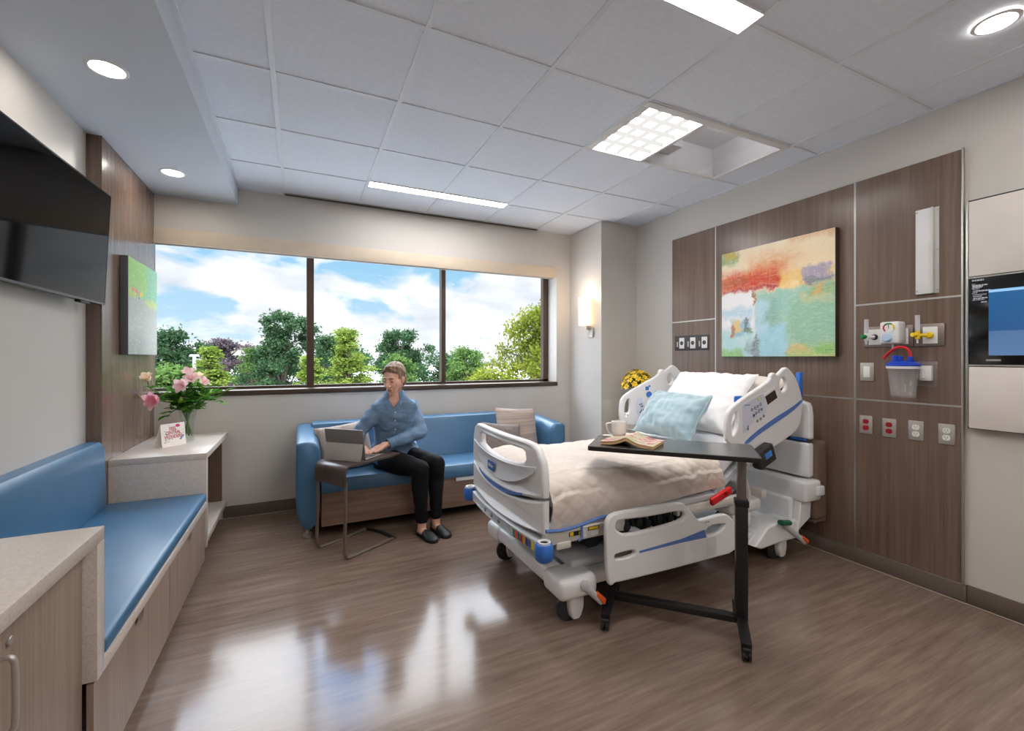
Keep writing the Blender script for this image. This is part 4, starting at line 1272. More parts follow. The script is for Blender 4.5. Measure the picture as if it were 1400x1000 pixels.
def pedal(p0, p1, cap, label):
    p0, p1 = Vector(p0), Vector(p1)
    p = part('brake_pedal', MB().tube([p0, p0 + (p1 - p0) * 0.25, p1], [0.026, 0.018, 0.016], 12, sx=0.7).cyl(p0 + Vector((0, -0.018, 0)), p0 + Vector((0, 0.07, 0)), 0.022, n=16, bev=0.003), M_plasticg, bed, 60)
    d = (p1 - p0).normalized()
    up = Vector((0, -1, 0)).cross(d)
    if up.z < 0: up = -up
    part('pedal_pad', MB().tube([p1 - d * 0.055 + up * 0.012, p1 - d * 0.0 + up * 0.010, p1 + d * 0.012], [0.012, 0.017, 0.010], 12, sx=1.2), cap, p, 60, label=label)
    return p
pedal((1.245, 1.80, 0.213), (1.345, 1.79, 0.112), M_orange, 'orange pedal pad')
q = pedal((2.77, 1.80, 0.262), (2.965, 1.785, 0.118), M_orange, 'orange pedal pad')
part('pedal_pad', MB().tube([(2.70, 1.775, 0.292), (2.78, 1.775, 0.280)], 0.017, 12, sx=1.3), mat('dark_green_plastic', (22, 92, 66), 0.4), q, 60, label='dark green pedal pad')

# ---- upper frame
b = MB()
for s in (NEAR, FAR):
    y0, y1 = sorted((sy(1.800, s), sy(1.835, s)))
    b.box(1.03, 1.50, y0, y1, 0.435, 0.498, 0.006)
    b.box(1.86, 2.40, y0, y1, 0.450, 0.498, 0.006)
    z0, z1 = sorted((sy(1.85, s), sy(1.89, s)))
    b.box(1.40, 2.30, z0, z1, 0.44, 0.478, 0.006)
for x in (1.05, 1.5, 2.05, 2.6):
    b.box(x, x + 0.05, 1.83, mir(1.83), 0.44, 0.49, 0.006)
part('deck_frame', b, M_cream, bed, label='cream metal deck frame')
part('sleep_deck', MB().box(1.05, 2.20, 1.815, mir(1.815), 0.499, 0.535, 0.01)
     .shape([(2.20, 0.50), (2.95, 0.969), (2.935, 0.995), (2.20, 0.535)], lambda a, c, q: Vector((a, q, c)), 1.845, mir(1.845)), M_plasticg, bed)
part('outlet_box', MB().box(1.085, 1.165, 1.786, 1.80, 0.415, 0.448, 0.006), M_cream, bed)
part('warning_label', MB().box(1.16, 1.235, 1.7985, 1.80, 0.462, 0.484).box(1.27, 1.335, 1.7985, 1.80, 0.474, 0.492), mat('label_black', (30, 30, 28), 0.5), bed, label='black warning label')
part('warning_label', MB().box(1.165, 1.185, 1.798, 1.7985, 0.464, 0.482).box(1.275, 1.330, 1.798, 1.7985, 0.477, 0.489).box(1.215, 1.228, 1.798, 1.7985, 0.464, 0.48), M_yellow, bed, label='yellow warning print')
part('instruction_label', MB().box(1.243, 1.262, 1.7985, 1.80, 0.447, 0.482).box(1.285, 1.33, 1.7985, 1.80, 0.447, 0.468), M_plastic, bed, label='white instruction label')
part('strap', MB().tube(spline([(1.03, 1.795, 0.512), (1.12, 1.79, 0.505), (1.22, 1.785, 0.515), (1.32, 1.785, 0.532), (1.40, 1.795, 0.530)], 5), 0.008, 8).tube([(1.225, 1.788, 0.51), (1.225, 1.786, 0.45), (1.205, 1.786, 0.442)], 0.006, 8), M_lblue, bed, label='blue mattress strap')
part('release_handle', MB().box(-0.085, 0.085, -0.012, 0.012, -0.022, 0.022, 0.008, 3, M=frame_M((2.155, 1.765, 0.535), (0.95, 0, 0.30), (0, 1, 0))), M_red, bed, label='red release handle')
part('handle_print', MB().text('CPR', 0.03, lambda a, bb, q: frame_M((2.175, 1.752, 0.543), (0.95, 0, 0.30), (-0.30, 0, 0.95)) @ Vector((a, bb, 0.0)), 0.001), M_white, bed, 0, label='white lettering on the red handle')

# ---- footboard: two bowed panels, handle opening, blue accent, badge
def bow(x0):
    return lambda a, c, q: Vector((x0 + 0.035 * ((a - BY) / 0.47) ** 2 + q, a, c))
def smile(y0, y1, z_end, z_mid, n=14):
    return [(y0 + (y1 - y0) * i / n, z_mid + (z_end - z_mid) * abs(2 * i / n - 1) ** 2.2) for i in range(n + 1)]
def dense(o, step=0.04):
    out = []
    for i in range(len(o)):
        a, c = Vector(o[i]), Vector(o[(i + 1) % len(o)])
        k = max(1, int((c - a).length / step))
        out += [tuple(a + (c - a) * j / k) for j in range(k)]
    return out
ya, yb = 1.80, 2.73
o = smile(ya + 0.004, yb - 0.004, 0.662, 0.612) + [(yb, 0.72), (yb - 0.012, 0.82), (yb - 0.05, 0.882), (yb - 0.10, 0.905), (yb - 0.16, 0.910), (ya + 0.16, 0.910), (ya + 0.10, 0.905), (ya + 0.05, 0.882), (ya + 0.012, 0.82), (ya, 0.72)]
hole = smile(1.965, 2.535, 0.800, 0.772) + [(2.552, 0.82), (2.545, 0.853), (2.52, 0.862), (1.98, 0.862), (1.955, 0.853), (1.948, 0.82)]
fb = part('footboard', MB().shape(dense(o), bow(0.985), 0.0, 0.042, [dense(hole, 0.03)], 0.014, 3), M_plastic, bed, 50)
o = smile(ya + 0.07, yb - 0.07, 0.765, 0.655) + [(yb - 0.055, 0.79)] + smile(ya + 0.055, yb - 0.055, 0.80, 0.765)[::-1] + [(ya + 0.055, 0.79)]
part('inset_panel', MB().shape(dense(o), bow(0.980), 0.0, 0.008, (), 0.003, 1), mat('pale_inset', (216, 220, 226), 0.35), fb, 50, label='pale inset panel')
o = smile(1.98, 2.56, 0.633, 0.597) + smile(1.98, 2.56, 0.645, 0.614)[::-1]
part('accent', MB().shape(o, bow(0.9825), 0.0, 0.012), M_lblue, fb, label='slate blue accent line')
o = smile(ya, yb, 0.492, 0.462) + smile(ya, yb, 0.650, 0.594)[::-1]
part('lower_panel', MB().shape(dense(o), bow(0.987), 0.0, 0.036, (), 0.012, 3), M_plastic, bed, 50)
f0 = bow(0.9775)
part('badge', MB().shape([(2.335 + p[0], 0.707 + p[1]) for p in rrect(-0.048, 0.048, -0.026, 0.026, 0.014)], f0, 0.0, 0.003), mat('badge_blue', (62, 108, 176), 0.4), fb, label='blue badge')
part('badge_lettering', MB().text('Hill-Rom', 0.026, lambda a, bb, q: f0(2.335 - a * 0.82, 0.707 + bb, -0.0008 + q), 0.001), M_white, fb, 0, label='white badge lettering')
# ---- foot bar with hooks, colour labels and corner bumpers
fx = 0.975
b = MB()
b.shape(dense([(1.80, 0.400), (2.70, 0.400), (2.70, 0.458), (1.80, 0.458)]), bow(fx), 0.0, 0.06, (), 0.006, 2)
part('foot_bar', b, M_plasticg, bed, 50, label='pale grey bar across the foot')
f1 = bow(fx - 0.001)
b = MB()
for y in (2.42, 2.315, 2.215):
    b.shape([(y + p[0], 0.432 + p[1]) for p in ((-0.011, 0.012), (-0.006, 0.012), (-0.006, -0.004), (0.008, -0.004), (0.008, 0.006), (0.012, 0.006), (0.012, -0.012), (-0.011, -0.012))], f1, 0.0, 0.002)
part('hook_slot', b, M_darkg, bed, label='dark hook slots')
for y, c in ((2.040, (52, 120, 108)), (2.016, (226, 84, 50)), (1.992, (50, 110, 104)), (1.966, (176, 54, 66)), (1.944, (228, 150, 60)), (1.918, (40, 70, 120)), (1.894, (70, 90, 150)), (1.868, (226, 208, 40))):
    part('colour_label', MB().shape([(y - 0.0095, 0.404), (y + 0.0095, 0.410), (y + 0.0095, 0.446), (y - 0.0095, 0.440)], f1, 0.0, 0.0015), mat('label_%d_%d_%d' % c, c, 0.5), bed)
for s in (NEAR, FAR):
    y = sy(1.775, s)
    cb = part('corner_bumper', MB().lathe([(0, 0.0), (0.030, 0.002), (0.041, 0.012), (0.043, 0.04), (0.041, 0.074), (0.036, 0.082), (0.0, 0.082)], (1.01, y, 0.385), n=28), M_bblue, bed, 50, label='bright blue corner bumper')
    part('socket', MB().lathe([(0.020, 0.082), (0.030, 0.082), (0.030, 0.092), (0.022, 0.092), (0.019, 0.088), (0.019, 0.084)], (1.01, y, 0.385), n=24), M_plastic, cb, label='white socket ring')
    part('socket_hole', MB().cyl((1.01, y, 0.46), (1.01, y, 0.4695), 0.0205, n=20), M_blackp, cb, label='dark socket hole')

# ---- side rails
HR = [(2.726, 1.240), (2.745, 1.256), (2.781, 1.260), (2.825, 1.229), (2.88, 1.177), (2.926, 1.069), (2.937, 1.030), (2.925, 0.95), (2.893, 0.865), (2.79, 0.815), (2.684, 0.778), (2.56, 0.735), (2.524, 0.727), (2.449, 0.765), (2.30, 0.802), (2.236, 0.825), (2.222, 0.86), (2.220, 0.906), (2.228, 0.980), (2.245, 1.012), (2.277, 1.038), (2.372, 1.084), (2.50, 1.136), (2.611, 1.182), (2.618, 1.214), (2.636, 1.228), (2.662, 1.226), (2.676, 1.212)]
HL = [(2.277, 0.979), (2.300, 1.001), (2.316, 1.000), (2.322, 0.957), (2.314, 0.900), (2.286, 0.862), (2.268, 0.868), (2.262, 0.922)]
HH = [(2.705, 1.180), (2.739, 1.202), (2.772, 1.166), (2.766, 1.120), (2.730, 1.098), (2.704, 1.122)]
M_pad = mat('control_pad', (206, 210, 226), 0.35)
M_btn = mat('grey_button', (140, 140, 146), 0.4)
M_key = mat('control_key', (64, 70, 92), 0.45)
def head_rail(s):
    yo = sy(1.780, s)                               # outer face
    def f(d):                                       # d = distance inwards from the outer face
        return lambda a, c, q: Vector((a, yo + s * (d + q), c))
    r = part('head_rail', MB().shape(chaikin(HR, 1), f(0), 0.0, 0.028, [chaikin(HL, 2), chaikin(HH, 2)], 0.010, 3), M_plastic, bed, 50)
    bl = chaikin([(2.362, 0.812), (2.449, 0.864), (2.621, 0.939), (2.813, 1.004), (2.926, 1.056), (2.925, 1.036), (2.825, 0.979), (2.642, 0.910), (2.489, 0.852), (2.400, 0.806)], 1)
    part('accent', MB().shape(bl, f(-0.0025), 0.0, 0.006), M_lblue, r, label='slate blue accent band')
    if s == NEAR:
        part('grip', MB().box(2.925, 2.962, *sorted((yo + s * 0.016, yo + s * 0.044)), 1.06, 1.225, 0.006), M_bblue, r, label='bright blue grip')
    if s == NEAR:
        part('grip', MB().box(2.335, 2.40, *sorted((yo + s * 0.026, yo + s * 0.046)), 1.05, 1.092, 0.010), M_bblue, r, label='bright blue grip')
        p = part('control_pad', MB().shape([(2.358, 1.043), (2.535, 1.105), (2.566, 1.040), (2.566, 0.985), (2.470, 0.955), (2.358, 0.872)], f(-0.002), 0.0, 0.004), M_pad, r, label='pale lilac control pad')
        for x, z in ((2.437, 1.009), (2.464, 1.018), (2.489, 1.027), (2.514, 1.038), (2.474, 0.986), (2.499, 0.996), (2.524, 1.006)):
            part('key', MB().shape(disc(x, z, 0.0085, 0.0095, 14), f(-0.003), 0.0, 0.002, [disc(x, z, 0.0052, 0.006, 12)]), M_key, r, label='dark ring-shaped key')
        part('key', MB().shape(disc(2.454, 0.974, 0.008, 0.010, 14), f(-0.003), 0.0, 0.002), M_key, r, label='dark solid key')
        part('key', MB().box(2.40, 2.406, yo - 0.003, yo - 0.001, 0.89, 0.918), M_key, r, label='dark bar-shaped key')
        part('print', MB().box(2.47, 2.535, yo - 0.003, yo - 0.001, 1.008, 1.010), M_key, r, label='thin dark line')
        for x, z in ((2.487, 0.939), (2.517, 0.951), (2.545, 0.966)):
            part('button', MB().shape(disc(x, z, 0.008, 0.009, 14), f(-0.004), 0.0, 0.004), M_btn, r, label='grey round button')
        part('lamp', MB().shape(disc(2.496, 1.070, 0.010, 0.011, 16), f(-0.005), 0.0, 0.004), mat('pale_yellow_button', (214, 212, 150), 0.4), r, label='pale yellow button')
        part('print', MB().box(2.372, 2.42, yo - 0.0026, yo - 0.0018, 1.036, 1.041, M=Matrix.Translation((0, 0, 0.0))), M_lblue, r, label='small blue print')
        d = part('display_surround', MB().shape([(2.545, 1.094), (2.655, 1.142), (2.690, 1.062), (2.578, 1.012)], f(-0.002), 0.0, 0.004), M_plastic, r)
        part('display', MB().shape([(2.556, 1.083), (2.647, 1.122), (2.671, 1.072), (2.580, 1.032)], f(-0.0035), 0.0, 0.003), mat('dark_display', (58, 50, 46), 0.15), r, label='dark display')
    else:
        fi = lambda d: (lambda a, c, q: Vector((a, yo + s * (0.028 + d + q), c)))
        p = part('control_pad', MB().shape(chaikin([(2.380, 0.990), (2.409, 1.010), (2.436, 1.004), (2.465, 0.910), (2.446, 0.872), (2.404, 0.870), (2.378, 0.892)], 1), fi(0.0), 0.0, 0.003), M_pad, r, label='pale control pad')
        for x, z in ((2.412, 0.952), (2.428, 0.955), (2.424, 0.936), (2.438, 0.938), (2.426, 0.905), (2.446, 0.908), (2.416, 0.892)):
            part('key', MB().shape(disc(x, z, 0.006, 0.007, 10), fi(0.003), 0.0, 0.001), M_key, r, label='small dark key')
        part('print', MB().shape(disc(2.507, 1.028, 0.030, 0.024, 24), fi(0.0), 0.0, 0.001).shape(rrect(2.47, 2.505, 1.062, 1.092, 0.006), fi(0.0), 0.0, 0.001).shape(disc(2.513, 1.094, 0.010, 0.008, 14), fi(0.0), 0.0, 0.001), M_bblue, r, label='bright blue printed circles')
        part('print', MB().shape(disc(2.29, 0.875, 0.007, 0.005, 10), fi(0.0), 0.0, 0.001), M_key, r, label='small dark mark')
for s in (NEAR, FAR):
    head_rail(s)
FRo = [(1.324, 0.514), (1.336, 0.545), (1.362, 0.562), (1.40, 0.567), (1.567, 0.567), (1.80, 0.556), (1.830, 0.550), (1.849, 0.535), (1.925, 0.455), (1.945, 0.444), (1.979, 0.443), (2.100, 0.451), (2.150, 0.445), (2.192, 0.423), (2.235, 0.373), (2.248, 0.30), (2.246, 0.217), (1.979, 0.216), (1.645, 0.219), (1.412, 0.224), (1.378, 0.228), (1.362, 0.218), (1.346, 0.222), (1.337, 0.245), (1.328, 0.344)]
FA = [(1.380, 0.493), (1.388, 0.522), (1.41, 0.527), (1.492, 0.521), (1.645, 0.514), (1.774, 0.516), (1.825, 0.510), (1.840, 0.49), (1.834, 0.470), (1.79, 0.458), (1.606, 0.449), (1.448, 0.449), (1.398, 0.470)]
FB = [(1.374, 0.352), (1.383, 0.367), (1.492, 0.367), (1.503, 0.356), (1.496, 0.339), (1.388, 0.339)]
FC = [(1.984, 0.372), (2.024, 0.400), (2.135, 0.394), (2.149, 0.383), (2.097, 0.353), (2.024, 0.347), (1.988, 0.356)]
FD = [(1.526, 0.356), (1.807, 0.366), (1.979, 0.387), (1.996, 0.342), (1.807, 0.347), (1.526, 0.346)]
def foot_rail(s):
    yo = sy(1.725, s)
    def f(d):
        return lambda a, c, q: Vector((a, yo + s * (d + q), c))
    r = part('foot_rail', MB().shape(chaikin(FRo, 1), f(0), 0.0, 0.030, [chaikin(FA, 1), chaikin(FB, 1), chaikin(FC, 1)], 0.010, 3), M_plastic, bed, 50)
    part('accent', MB().shape(FD, f(-0.0015), 0.0, 0.004), M_lblue, r, label='slate blue inlay')
    part('patch', MB().box(2.0, 2.07, *sorted((yo - s * 0.001, yo)), 0.235, 0.335), mat('rail_patch', (206, 206, 204), 0.5), r, label='grey patch')
    part('mark', MB().box(1.985, 1.993, *sorted((yo - s * 0.0008, yo + s * 0.002)), 0.422, 0.428).box(2.0, 2.016, *sorted((yo - s * 0.0008, yo + s * 0.002)), 0.423, 0.427), M_key, r, label='small dark mark')
    part('hinge_arm', MB().box(1.52, 1.58, *sorted((yo + s * 0.026, yo + s * 0.11)), 0.36, 0.44, 0.01).box(1.88, 1.94, *sorted((yo + s * 0.026, yo + s * 0.11)), 0.36, 0.43, 0.01), M_plasticg, r)
for s in (NEAR, FAR):
    foot_rail(s)

# ---- head end
hb = part('headboard', MB().shape(chaikin([(1.80, 0.785), (1.775, 0.785), (1.775, 0.81), (1.775, 0.985), (1.80, 1.035), (2.0, 1.05), (mir(2.0), 1.05), (mir(1.80), 1.035), (mir(1.775), 0.985), (mir(1.775), 0.81), (mir(1.775), 0.785), (mir(1.80), 0.785)], 1), lambda a, c, q: Vector((q, a, c)), 2.995, 3.045, bev=0.014, seg=3), M_plastic, bed, 50)
part('lower_panel', MB().box(2.985, 3.045, 1.775, mir(1.775), 0.535, 0.762, 0.018, 3), M_plastic, hb, 50)
part('slot', MB().box(3.0, 3.04, 1.785, mir(1.785), 0.755, 0.80), M_darkg, hb, label='dark slot')
part('lever', MB().box(2.988, 3.01, 1.80, 1.90, 0.772, 0.785, 0.004), M_bblue, hb, label='blue lever')
part('bumper_beam', MB().box(2.92, 3.085, 1.752, mir(1.752), 0.385, 0.52, 0.02, 3), M_plastic, bed, 50)
part('beam_cap', MB().box(3.02, 3.095, 1.735, 1.76, 0.42, 0.485, 0.012, 3), M_plastic, bed, 50)
b = MB()
b.box(2.88, 2.97, 1.84, mir(1.84), 0.22, 0.40, 0.015, 3)
b.shape([(2.90, 0.20), (3.03, 0.27), (3.04, 0.385), (2.93, 0.385)], lambda a, c, q: Vector((a, q, c)), 1.79, 1.84, bev=0.008)
part('pedestal', b, M_plastic, bed, 50)
part('gear_housing', MB().box(2.32, 2.60, 1.83, 1.97, 0.37, 0.445, 0.02, 3).box(2.35, 2.52, 1.84, 1.95, 0.275, 0.375, 0.015, 3), M_plastic, bed, 50)
c = part('control_box', MB().box(-0.075, 0.075, -0.03, 0.03, -0.055, 0.055, 0.012, 3, M=frame_M((2.49, 1.745, 0.735), (0.92, 0, 0.36), (0, 1, 0))), mat('charcoal_plastic', (44, 42, 42), 0.4), bed, 50, label='charcoal control box')
part('box_display', MB().box(-0.02, 0.04, -0.033, -0.029, -0.01, 0.025, 0.001, M=frame_M((2.49, 1.745, 0.735), (0.92, 0, 0.36), (0, 1, 0))), mat('display_blue', (62, 126, 206), 0.3), c, label='small blue display')
part('rail_arm', MB().tube([(2.50, 1.80, 0.72), (2.66, 1.80, 0.80), (2.86, 1.80, 0.90)], 0.016, 10, sx=0.6), M_plasticg, bed, 60)
part('rail_joint', MB().cyl((2.40, 1.76, 0.715), (2.40, 1.83, 0.715), 0.036, n=20, bev=0.004), M_plasticg, bed, 60)
part('hose', MB().tube(spline([(2.345, 1.775, 0.71), (2.335, 1.765, 0.66), (2.37, 1.765, 0.58), (2.40, 1.77, 0.50), (2.385, 1.775, 0.445), (2.33, 1.79, 0.44)], 6), 0.011, 10), M_cream, bed, 60, label='cream hose')

# ================================================================== BEDDING
M_sheet = mat('white_sheet', (232, 232, 236), 0.85, grain=(8, 0.02), bump=(22, 0.22))
prof = [(1.075, 0.542), (2.20, 0.542), (2.30, 0.617), (2.965, 1.035), (2.890, 1.138), (2.28, 0.735), (2.18, 0.695), (1.075, 0.69)]
b = MB().shape(dense(chaikin(prof, 2), 0.05), lambda a, c, q: Vector((a, q, c)), 1.862, mir(1.862), bev=0.03, seg=4)
solo('mattress', b, M_sheet, 'mattress in a white sheet bent up at the head of the bed', 'mattress', smooth=60)

def quilt_mat():
    k = NT('beige_quilt')
    v = k.coord()
    f = k.noise(v, 5, 4, 0.6)
    g = k.noise(k.coord((60, 60, 60)), 1.0, 3)
    c = k.ramp(f, [(0.3, rgb(212, 199, 188)), (0.7, rgb(224, 212, 202))])
    k.l(c, k.b.inputs['Base Color'])
    k.b.inputs['Roughness'].default_value = 0.8
    k.b.inputs['Sheen Weight'].default_value = 0.25
    k.bump(g, 0.15, 0.003)
    return k.m
YA, YC = 1.822, mir(1.822)
def quilt_pt(s, q):
    """s across (0 near hem .. 1 far hem), q along (0 foot .. 1 head)"""
    x = 1.072 + (2.20 - 1.072) * q
    hem = 0.494 + 0.072 * q
    zt = 0.728 + 0.016 * math.sin(q * 9) * (1 - q) + 0.010 * noise.noise(Vector((x * 3, s * 3, 1)))
    zt -= 0.02 * max(0, 1 - q / 0.06) ** 2
    if q > 0.80:
        zt += 0.020 * min(1, (q - 0.80) / 0.015)
    W = YC - YA; side = zt - hem; r = 0.075
    tot = 2 * side + W
    d = s * tot
    def sec(d):
        if d < side - r:
            z = hem + d; bul = 0.022 * math.sin(PI * d / side)
            return YA - bul, z
        if d < side + r:
            a = (d - side + r) / (2 * r) * PI / 2
            return YA + r - (r + 0.006) * math.cos(a), zt - r + r * math.sin(a)
        return None
    m = sec(d)
    if m is None:
        e = sec(tot - d)
        if e is not None:
            m = (2 * BY - e[0], e[1])
        else:
            y = YA + (d - side)
            crown = 0.028 * math.sin(PI * (y - YA) / W)
            m = (y, zt + crown)
    y, z = m
    # diamond quilting and folds
    w = d
    a = (x + w) / 0.105; c = (x - w) / 0.105
    st = min(abs(a - round(a)), abs(c - round(c)))
    puff = 0.0038 * min(1.0, st * 5)
    wr = 0.0045 * noise.noise(Vector((x * 7 + 3, w * 7, 2))) + 0.003 * noise.noise(Vector((x * 16, w * 14, 5)))
    k = puff + wr
    if d < side:
        y -= k; x += 0.05 * (1 - d / side) * q + 0.012 * math.sin(d * 40 + 2) * max(0, q - 0.85) * 4
    elif d > tot - side:
        y += k
    else:
        z += k
    return Vector((x, y, z))
b = MB().grid(quilt_pt, 150, 130)
n0 = len(b.v); w = 151
nn = [Vector((0, 0, 0))] * n0
inner = []
for j in range(131):
    for i in range(w):
        p = b.v[j * w + i]
        du = b.v[j * w + min(i + 1, w - 1)] - b.v[j * w + max(i - 1, 0)]
        dv = b.v[min(j + 1, 130) * w + i] - b.v[max(j - 1, 0) * w + i]
        nrm = du.cross(dv)
        nrm = nrm.normalized() if nrm.length > 1e-9 else Vector((0, 0, 1))
        c = Vector((p.x, BY, 0.62)) - p
        if nrm.dot(c) < 0:
            nrm = -nrm
        inner.append(p + nrm * 0.009)
rim = [j * w for j in range(131)] + [130 * w + i for i in range(1, w)] + [j * w + w - 1 for j in range(129, -1, -1)] + [i for i in range(w - 2, 0, -1)]
faces_in = [tuple(i + n0 for i in f[::-1]) for f in b.f]
b.v += inner
b.f += faces_in; b.mi += [0] * len(faces_in)
for i in range(len(rim)):
    a, c = rim[i], rim[(i + 1) % len(rim)]
    b.f.append((a, c, c + n0, a + n0)); b.mi.append(0)
solo('quilt', b, quilt_mat(), 'beige quilted cover spread over the foot half of the bed', 'quilt', smooth=70)

M_pcase = mat('white_pillowcase', (240, 238, 238), 0.85, grain=(6, 0.015), bump=(14, 0.25))
M_pcase2 = mat('cream_pillowcase', (222, 212, 204), 0.85, grain=(6, 0.03), bump=(14, 0.2))
Mx = frame_M((2.735, 2.16, 1.055), (0.05, -1.0, -0.02), (0.80, 0.05, 0.60))
solo('bed_pillow', pillow(0.62, 0.44, 0.14, Mx, 0.05, 9, 0.016), M_pcase2, 'cream bed pillow half hidden behind the white one', 'pillow', 'pillows on the bed', smooth=60)
Mx = frame_M((2.555, 2.255, 1.018), (0.05, -1.0, 0.0), (0.66, -0.03, 0.75))
solo('bed_pillow', pillow(0.64, 0.50, 0.20, Mx, 0.05, 3, 0.036, 64, 50), M_pcase, 'large white pillow leaning on the raised head of the bed', 'pillow', 'pillows on the bed', smooth=60)
def velvet():
    k = NT('pale_aqua_velvet')
    f = k.noise(k.coord((3, 3, 14)), 1.0, 4, 0.6)
    k.l(k.ramp(f, [(0.35, rgb(140, 170, 184)), (0.65, rgb(172, 198, 206))]), k.b.inputs['Base Color'])
    k.b.inputs['Roughness'].default_value = 0.6
    k.b.inputs['Sheen Weight'].default_value = 0.7
    k.bump(k.noise(k.coord((9, 9, 30)), 1.0, 3), 0.25, 0.006)
    return k.m
Mx = frame_M((2.215, 2.205, 0.945), (0.06, -1.0, -0.015), (0.62, -0.30, 0.74))
solo('throw_pillow', pillow(0.47, 0.345, 0.17, Mx, 0.06, 7, 0.034, 60, 48, seam=0.004), velvet(), 'pale aqua velvet pillow in front of the white pillow on the bed', 'pillow', 'pillows on the bed', smooth=60)

# ================================================================== OVERBED TABLE
ang = math.atan2(0.724, -0.69)
OT = Vector((1.885, 1.43, 0))
t = thing('overbed_table', 'black wheeled overbed table with one column reaching over the quilt', 'table', tuple(OT), ang)
TZ = 0.88
M_top = wood('table_top_laminate', (58, 55, 54), (74, 70, 68), (2, 40, 40), 0.22, 0.5)
part('table_top', MB().shape(chaikin([(-0.062, -0.185), (0.70, -0.185), (0.70, 0.150), (-0.062, 0.150)], 0) and rrect(-0.062, 0.70, -0.185, 0.150, 0.012, 3), lambda a, c, q: Vector((a, c, q)), TZ - 0.019, TZ, bev=0.003), M_top, t, local=True)
part('edge_band', MB().shape(rrect(-0.065, 0.703, -0.188, 0.153, 0.014, 3), lambda a, c, q: Vector((a, c, q)), TZ - 0.022, TZ - 0.001, [rrect(-0.060, 0.698, -0.183, 0.148, 0.012, 3)], 0.001), M_black, t, local=True, label='black edge band')
part('upper_column', MB().box(-0.019, 0.019, -0.024, 0.024, 0.60, TZ - 0.035, 0.004), mat('grey_column', (118, 110, 108), 0.35, metal=0.4), t, local=True, label='grey upper column')
part('top_plate', MB().box(-0.03, 0.30, -0.05, 0.05, TZ - 0.037, TZ - 0.0225, 0.003), M_black, t, local=True)
part('lower_column', MB().box(-0.026, 0.026, -0.030, 0.030, 0.085, 0.645, 0.005), M_black, t, local=True)
part('collar', MB().box(-0.030, 0.030, -0.034, 0.034, 0.62, 0.65, 0.004), M_blackp, t, local=True)
part('base_bar', MB().box(-0.02, 0.625, -0.022, 0.022, 0.068, 0.100, 0.004), M_black, t, local=True)
for x in (0.0, 0.61):
    p = part('foot', MB().shape([(-0.185, 0.052), (-0.16, 0.058), (-0.05, 0.068), (0.05, 0.068), (0.16, 0.058), (0.185, 0.052), (0.190, 0.078), (0.05, 0.102), (-0.05, 0.102), (-0.190, 0.078)], lambda a, c, q: Vector((q, a, c)), x - 0.022, x + 0.022, bev=0.005), M_black, t, local=True)
    for y in (-0.175, 0.175):
        w_ = part('caster', MB().box(x - 0.020, x + 0.020, y - 0.022, y + 0.022, 0.026, 0.060, 0.008, 3), M_blackp, t, local=True)
        for e in (-1, 1):
            part('wheel', MB().cyl((x + e * 0.006, y + 0.006, 0.024), (x + e * 0.018, y + 0.006, 0.024), 0.024, n=20, bev=0.003), M_blackp, w_, local=True)
TM = ROOTM[t.name]
def on_table(x, y):
    return TM @ Vector((x, y, TZ))
p = on_table(0.585, -0.130)
t = thing('mug', 'white coffee mug on the overbed table behind the open book', 'mug', tuple(p), 2.75)
M_cer = mat('white_ceramic', (236, 234, 232), 0.2, coat=0.3)
part('cup', MB().lathe([(0, 0.0), (0.026, 0.0), (0.032, 0.004), (0.040, 0.04), (0.042, 0.092), (0.039, 0.093), (0.037, 0.04), (0.028, 0.008), (0, 0.007)], (0, 0, 0), n=36), M_cer, t, 60, local=True)
part('handle', MB().tube(spline([(0.039, 0, 0.082), (0.060, 0, 0.082), (0.070, 0, 0.074), (0.064, 0, 0.045), (0.050, 0, 0.024), (0.036, 0, 0.020)], 5), 0.0045, 10, sx=1.5), M_cer, t, 60, local=True)

# open paperback lying face down
p = on_table(0.50, 0.020)
bk = thing('book', 'open paperback lying face down on the overbed table', 'book', tuple(p), ang + 2.93)
M_page = mat('cream_page_edges', (226, 190, 140), 0.8, grain=(120, 0.12))
def cover_mat():
    k = NT('book_cover')
    v = k.coord((9, 14, 9))
    vo = k.n('ShaderNodeTexNoise'); vo.inputs['Scale'].default_value = 1.3; vo.inputs['Detail'].default_value = 4; vo.inputs['Distortion'].default_value = 1.2
    k.l(v, vo.inputs['Vector'])
    c = k.ramp(vo.outputs['Fac'], [(0.34, rgb(120, 92, 100)), (0.42, rgb(206, 110, 118)), (0.49, rgb(222, 208, 190)), (0.56, rgb(170, 174, 140)), (0.66, rgb(206, 186, 130))])
    k.l(c, k.b.inputs['Base Color']); k.b.inputs['Roughness'].default_value = 0.35
    return k.m
M_cover = cover_mat()
BW, BL = 0.132, 0.195
def wing(sg, th0):
    """height of the underside of one half at distance x from the spine"""
    return lambda x: 0.030 * math.exp(-(x / 0.045) ** 1.4) + 0.0015
for sg, nm in ((1, 'pages'), (-1, 'pages')):
    h = wing(sg, 0)
    lo_ = [(sg * x, h(x)) for x in [BW * i / 10 for i in range(11)]]
    hi_ = [(sg * x, h(x) + 0.016 * (1 - 0.12 * x / BW)) for x in [BW * i / 10 for i in range(11)]]
    b = MB().shape(lo_ + hi_[::-1], lambda a, c, q: Vector((a, q, c)), -BL / 2, BL / 2)
    part('pages', b, M_page, bk, 50, local=True, label='cream page block')
top_ = []
for i in range(-11, 12):
    x = BW * i / 11 * 1.03
    top_.append((x, wing(1, 0)(abs(x)) + 0.0165 * (1 - 0.10 * abs(x) / BW)))
b = MB().shape(top_ + [(a, c + 0.0012) for a, c in top_[::-1]], lambda a, c, q: Vector((a, q, c)), -BL / 2 - 0.003, BL / 2 + 0.003)
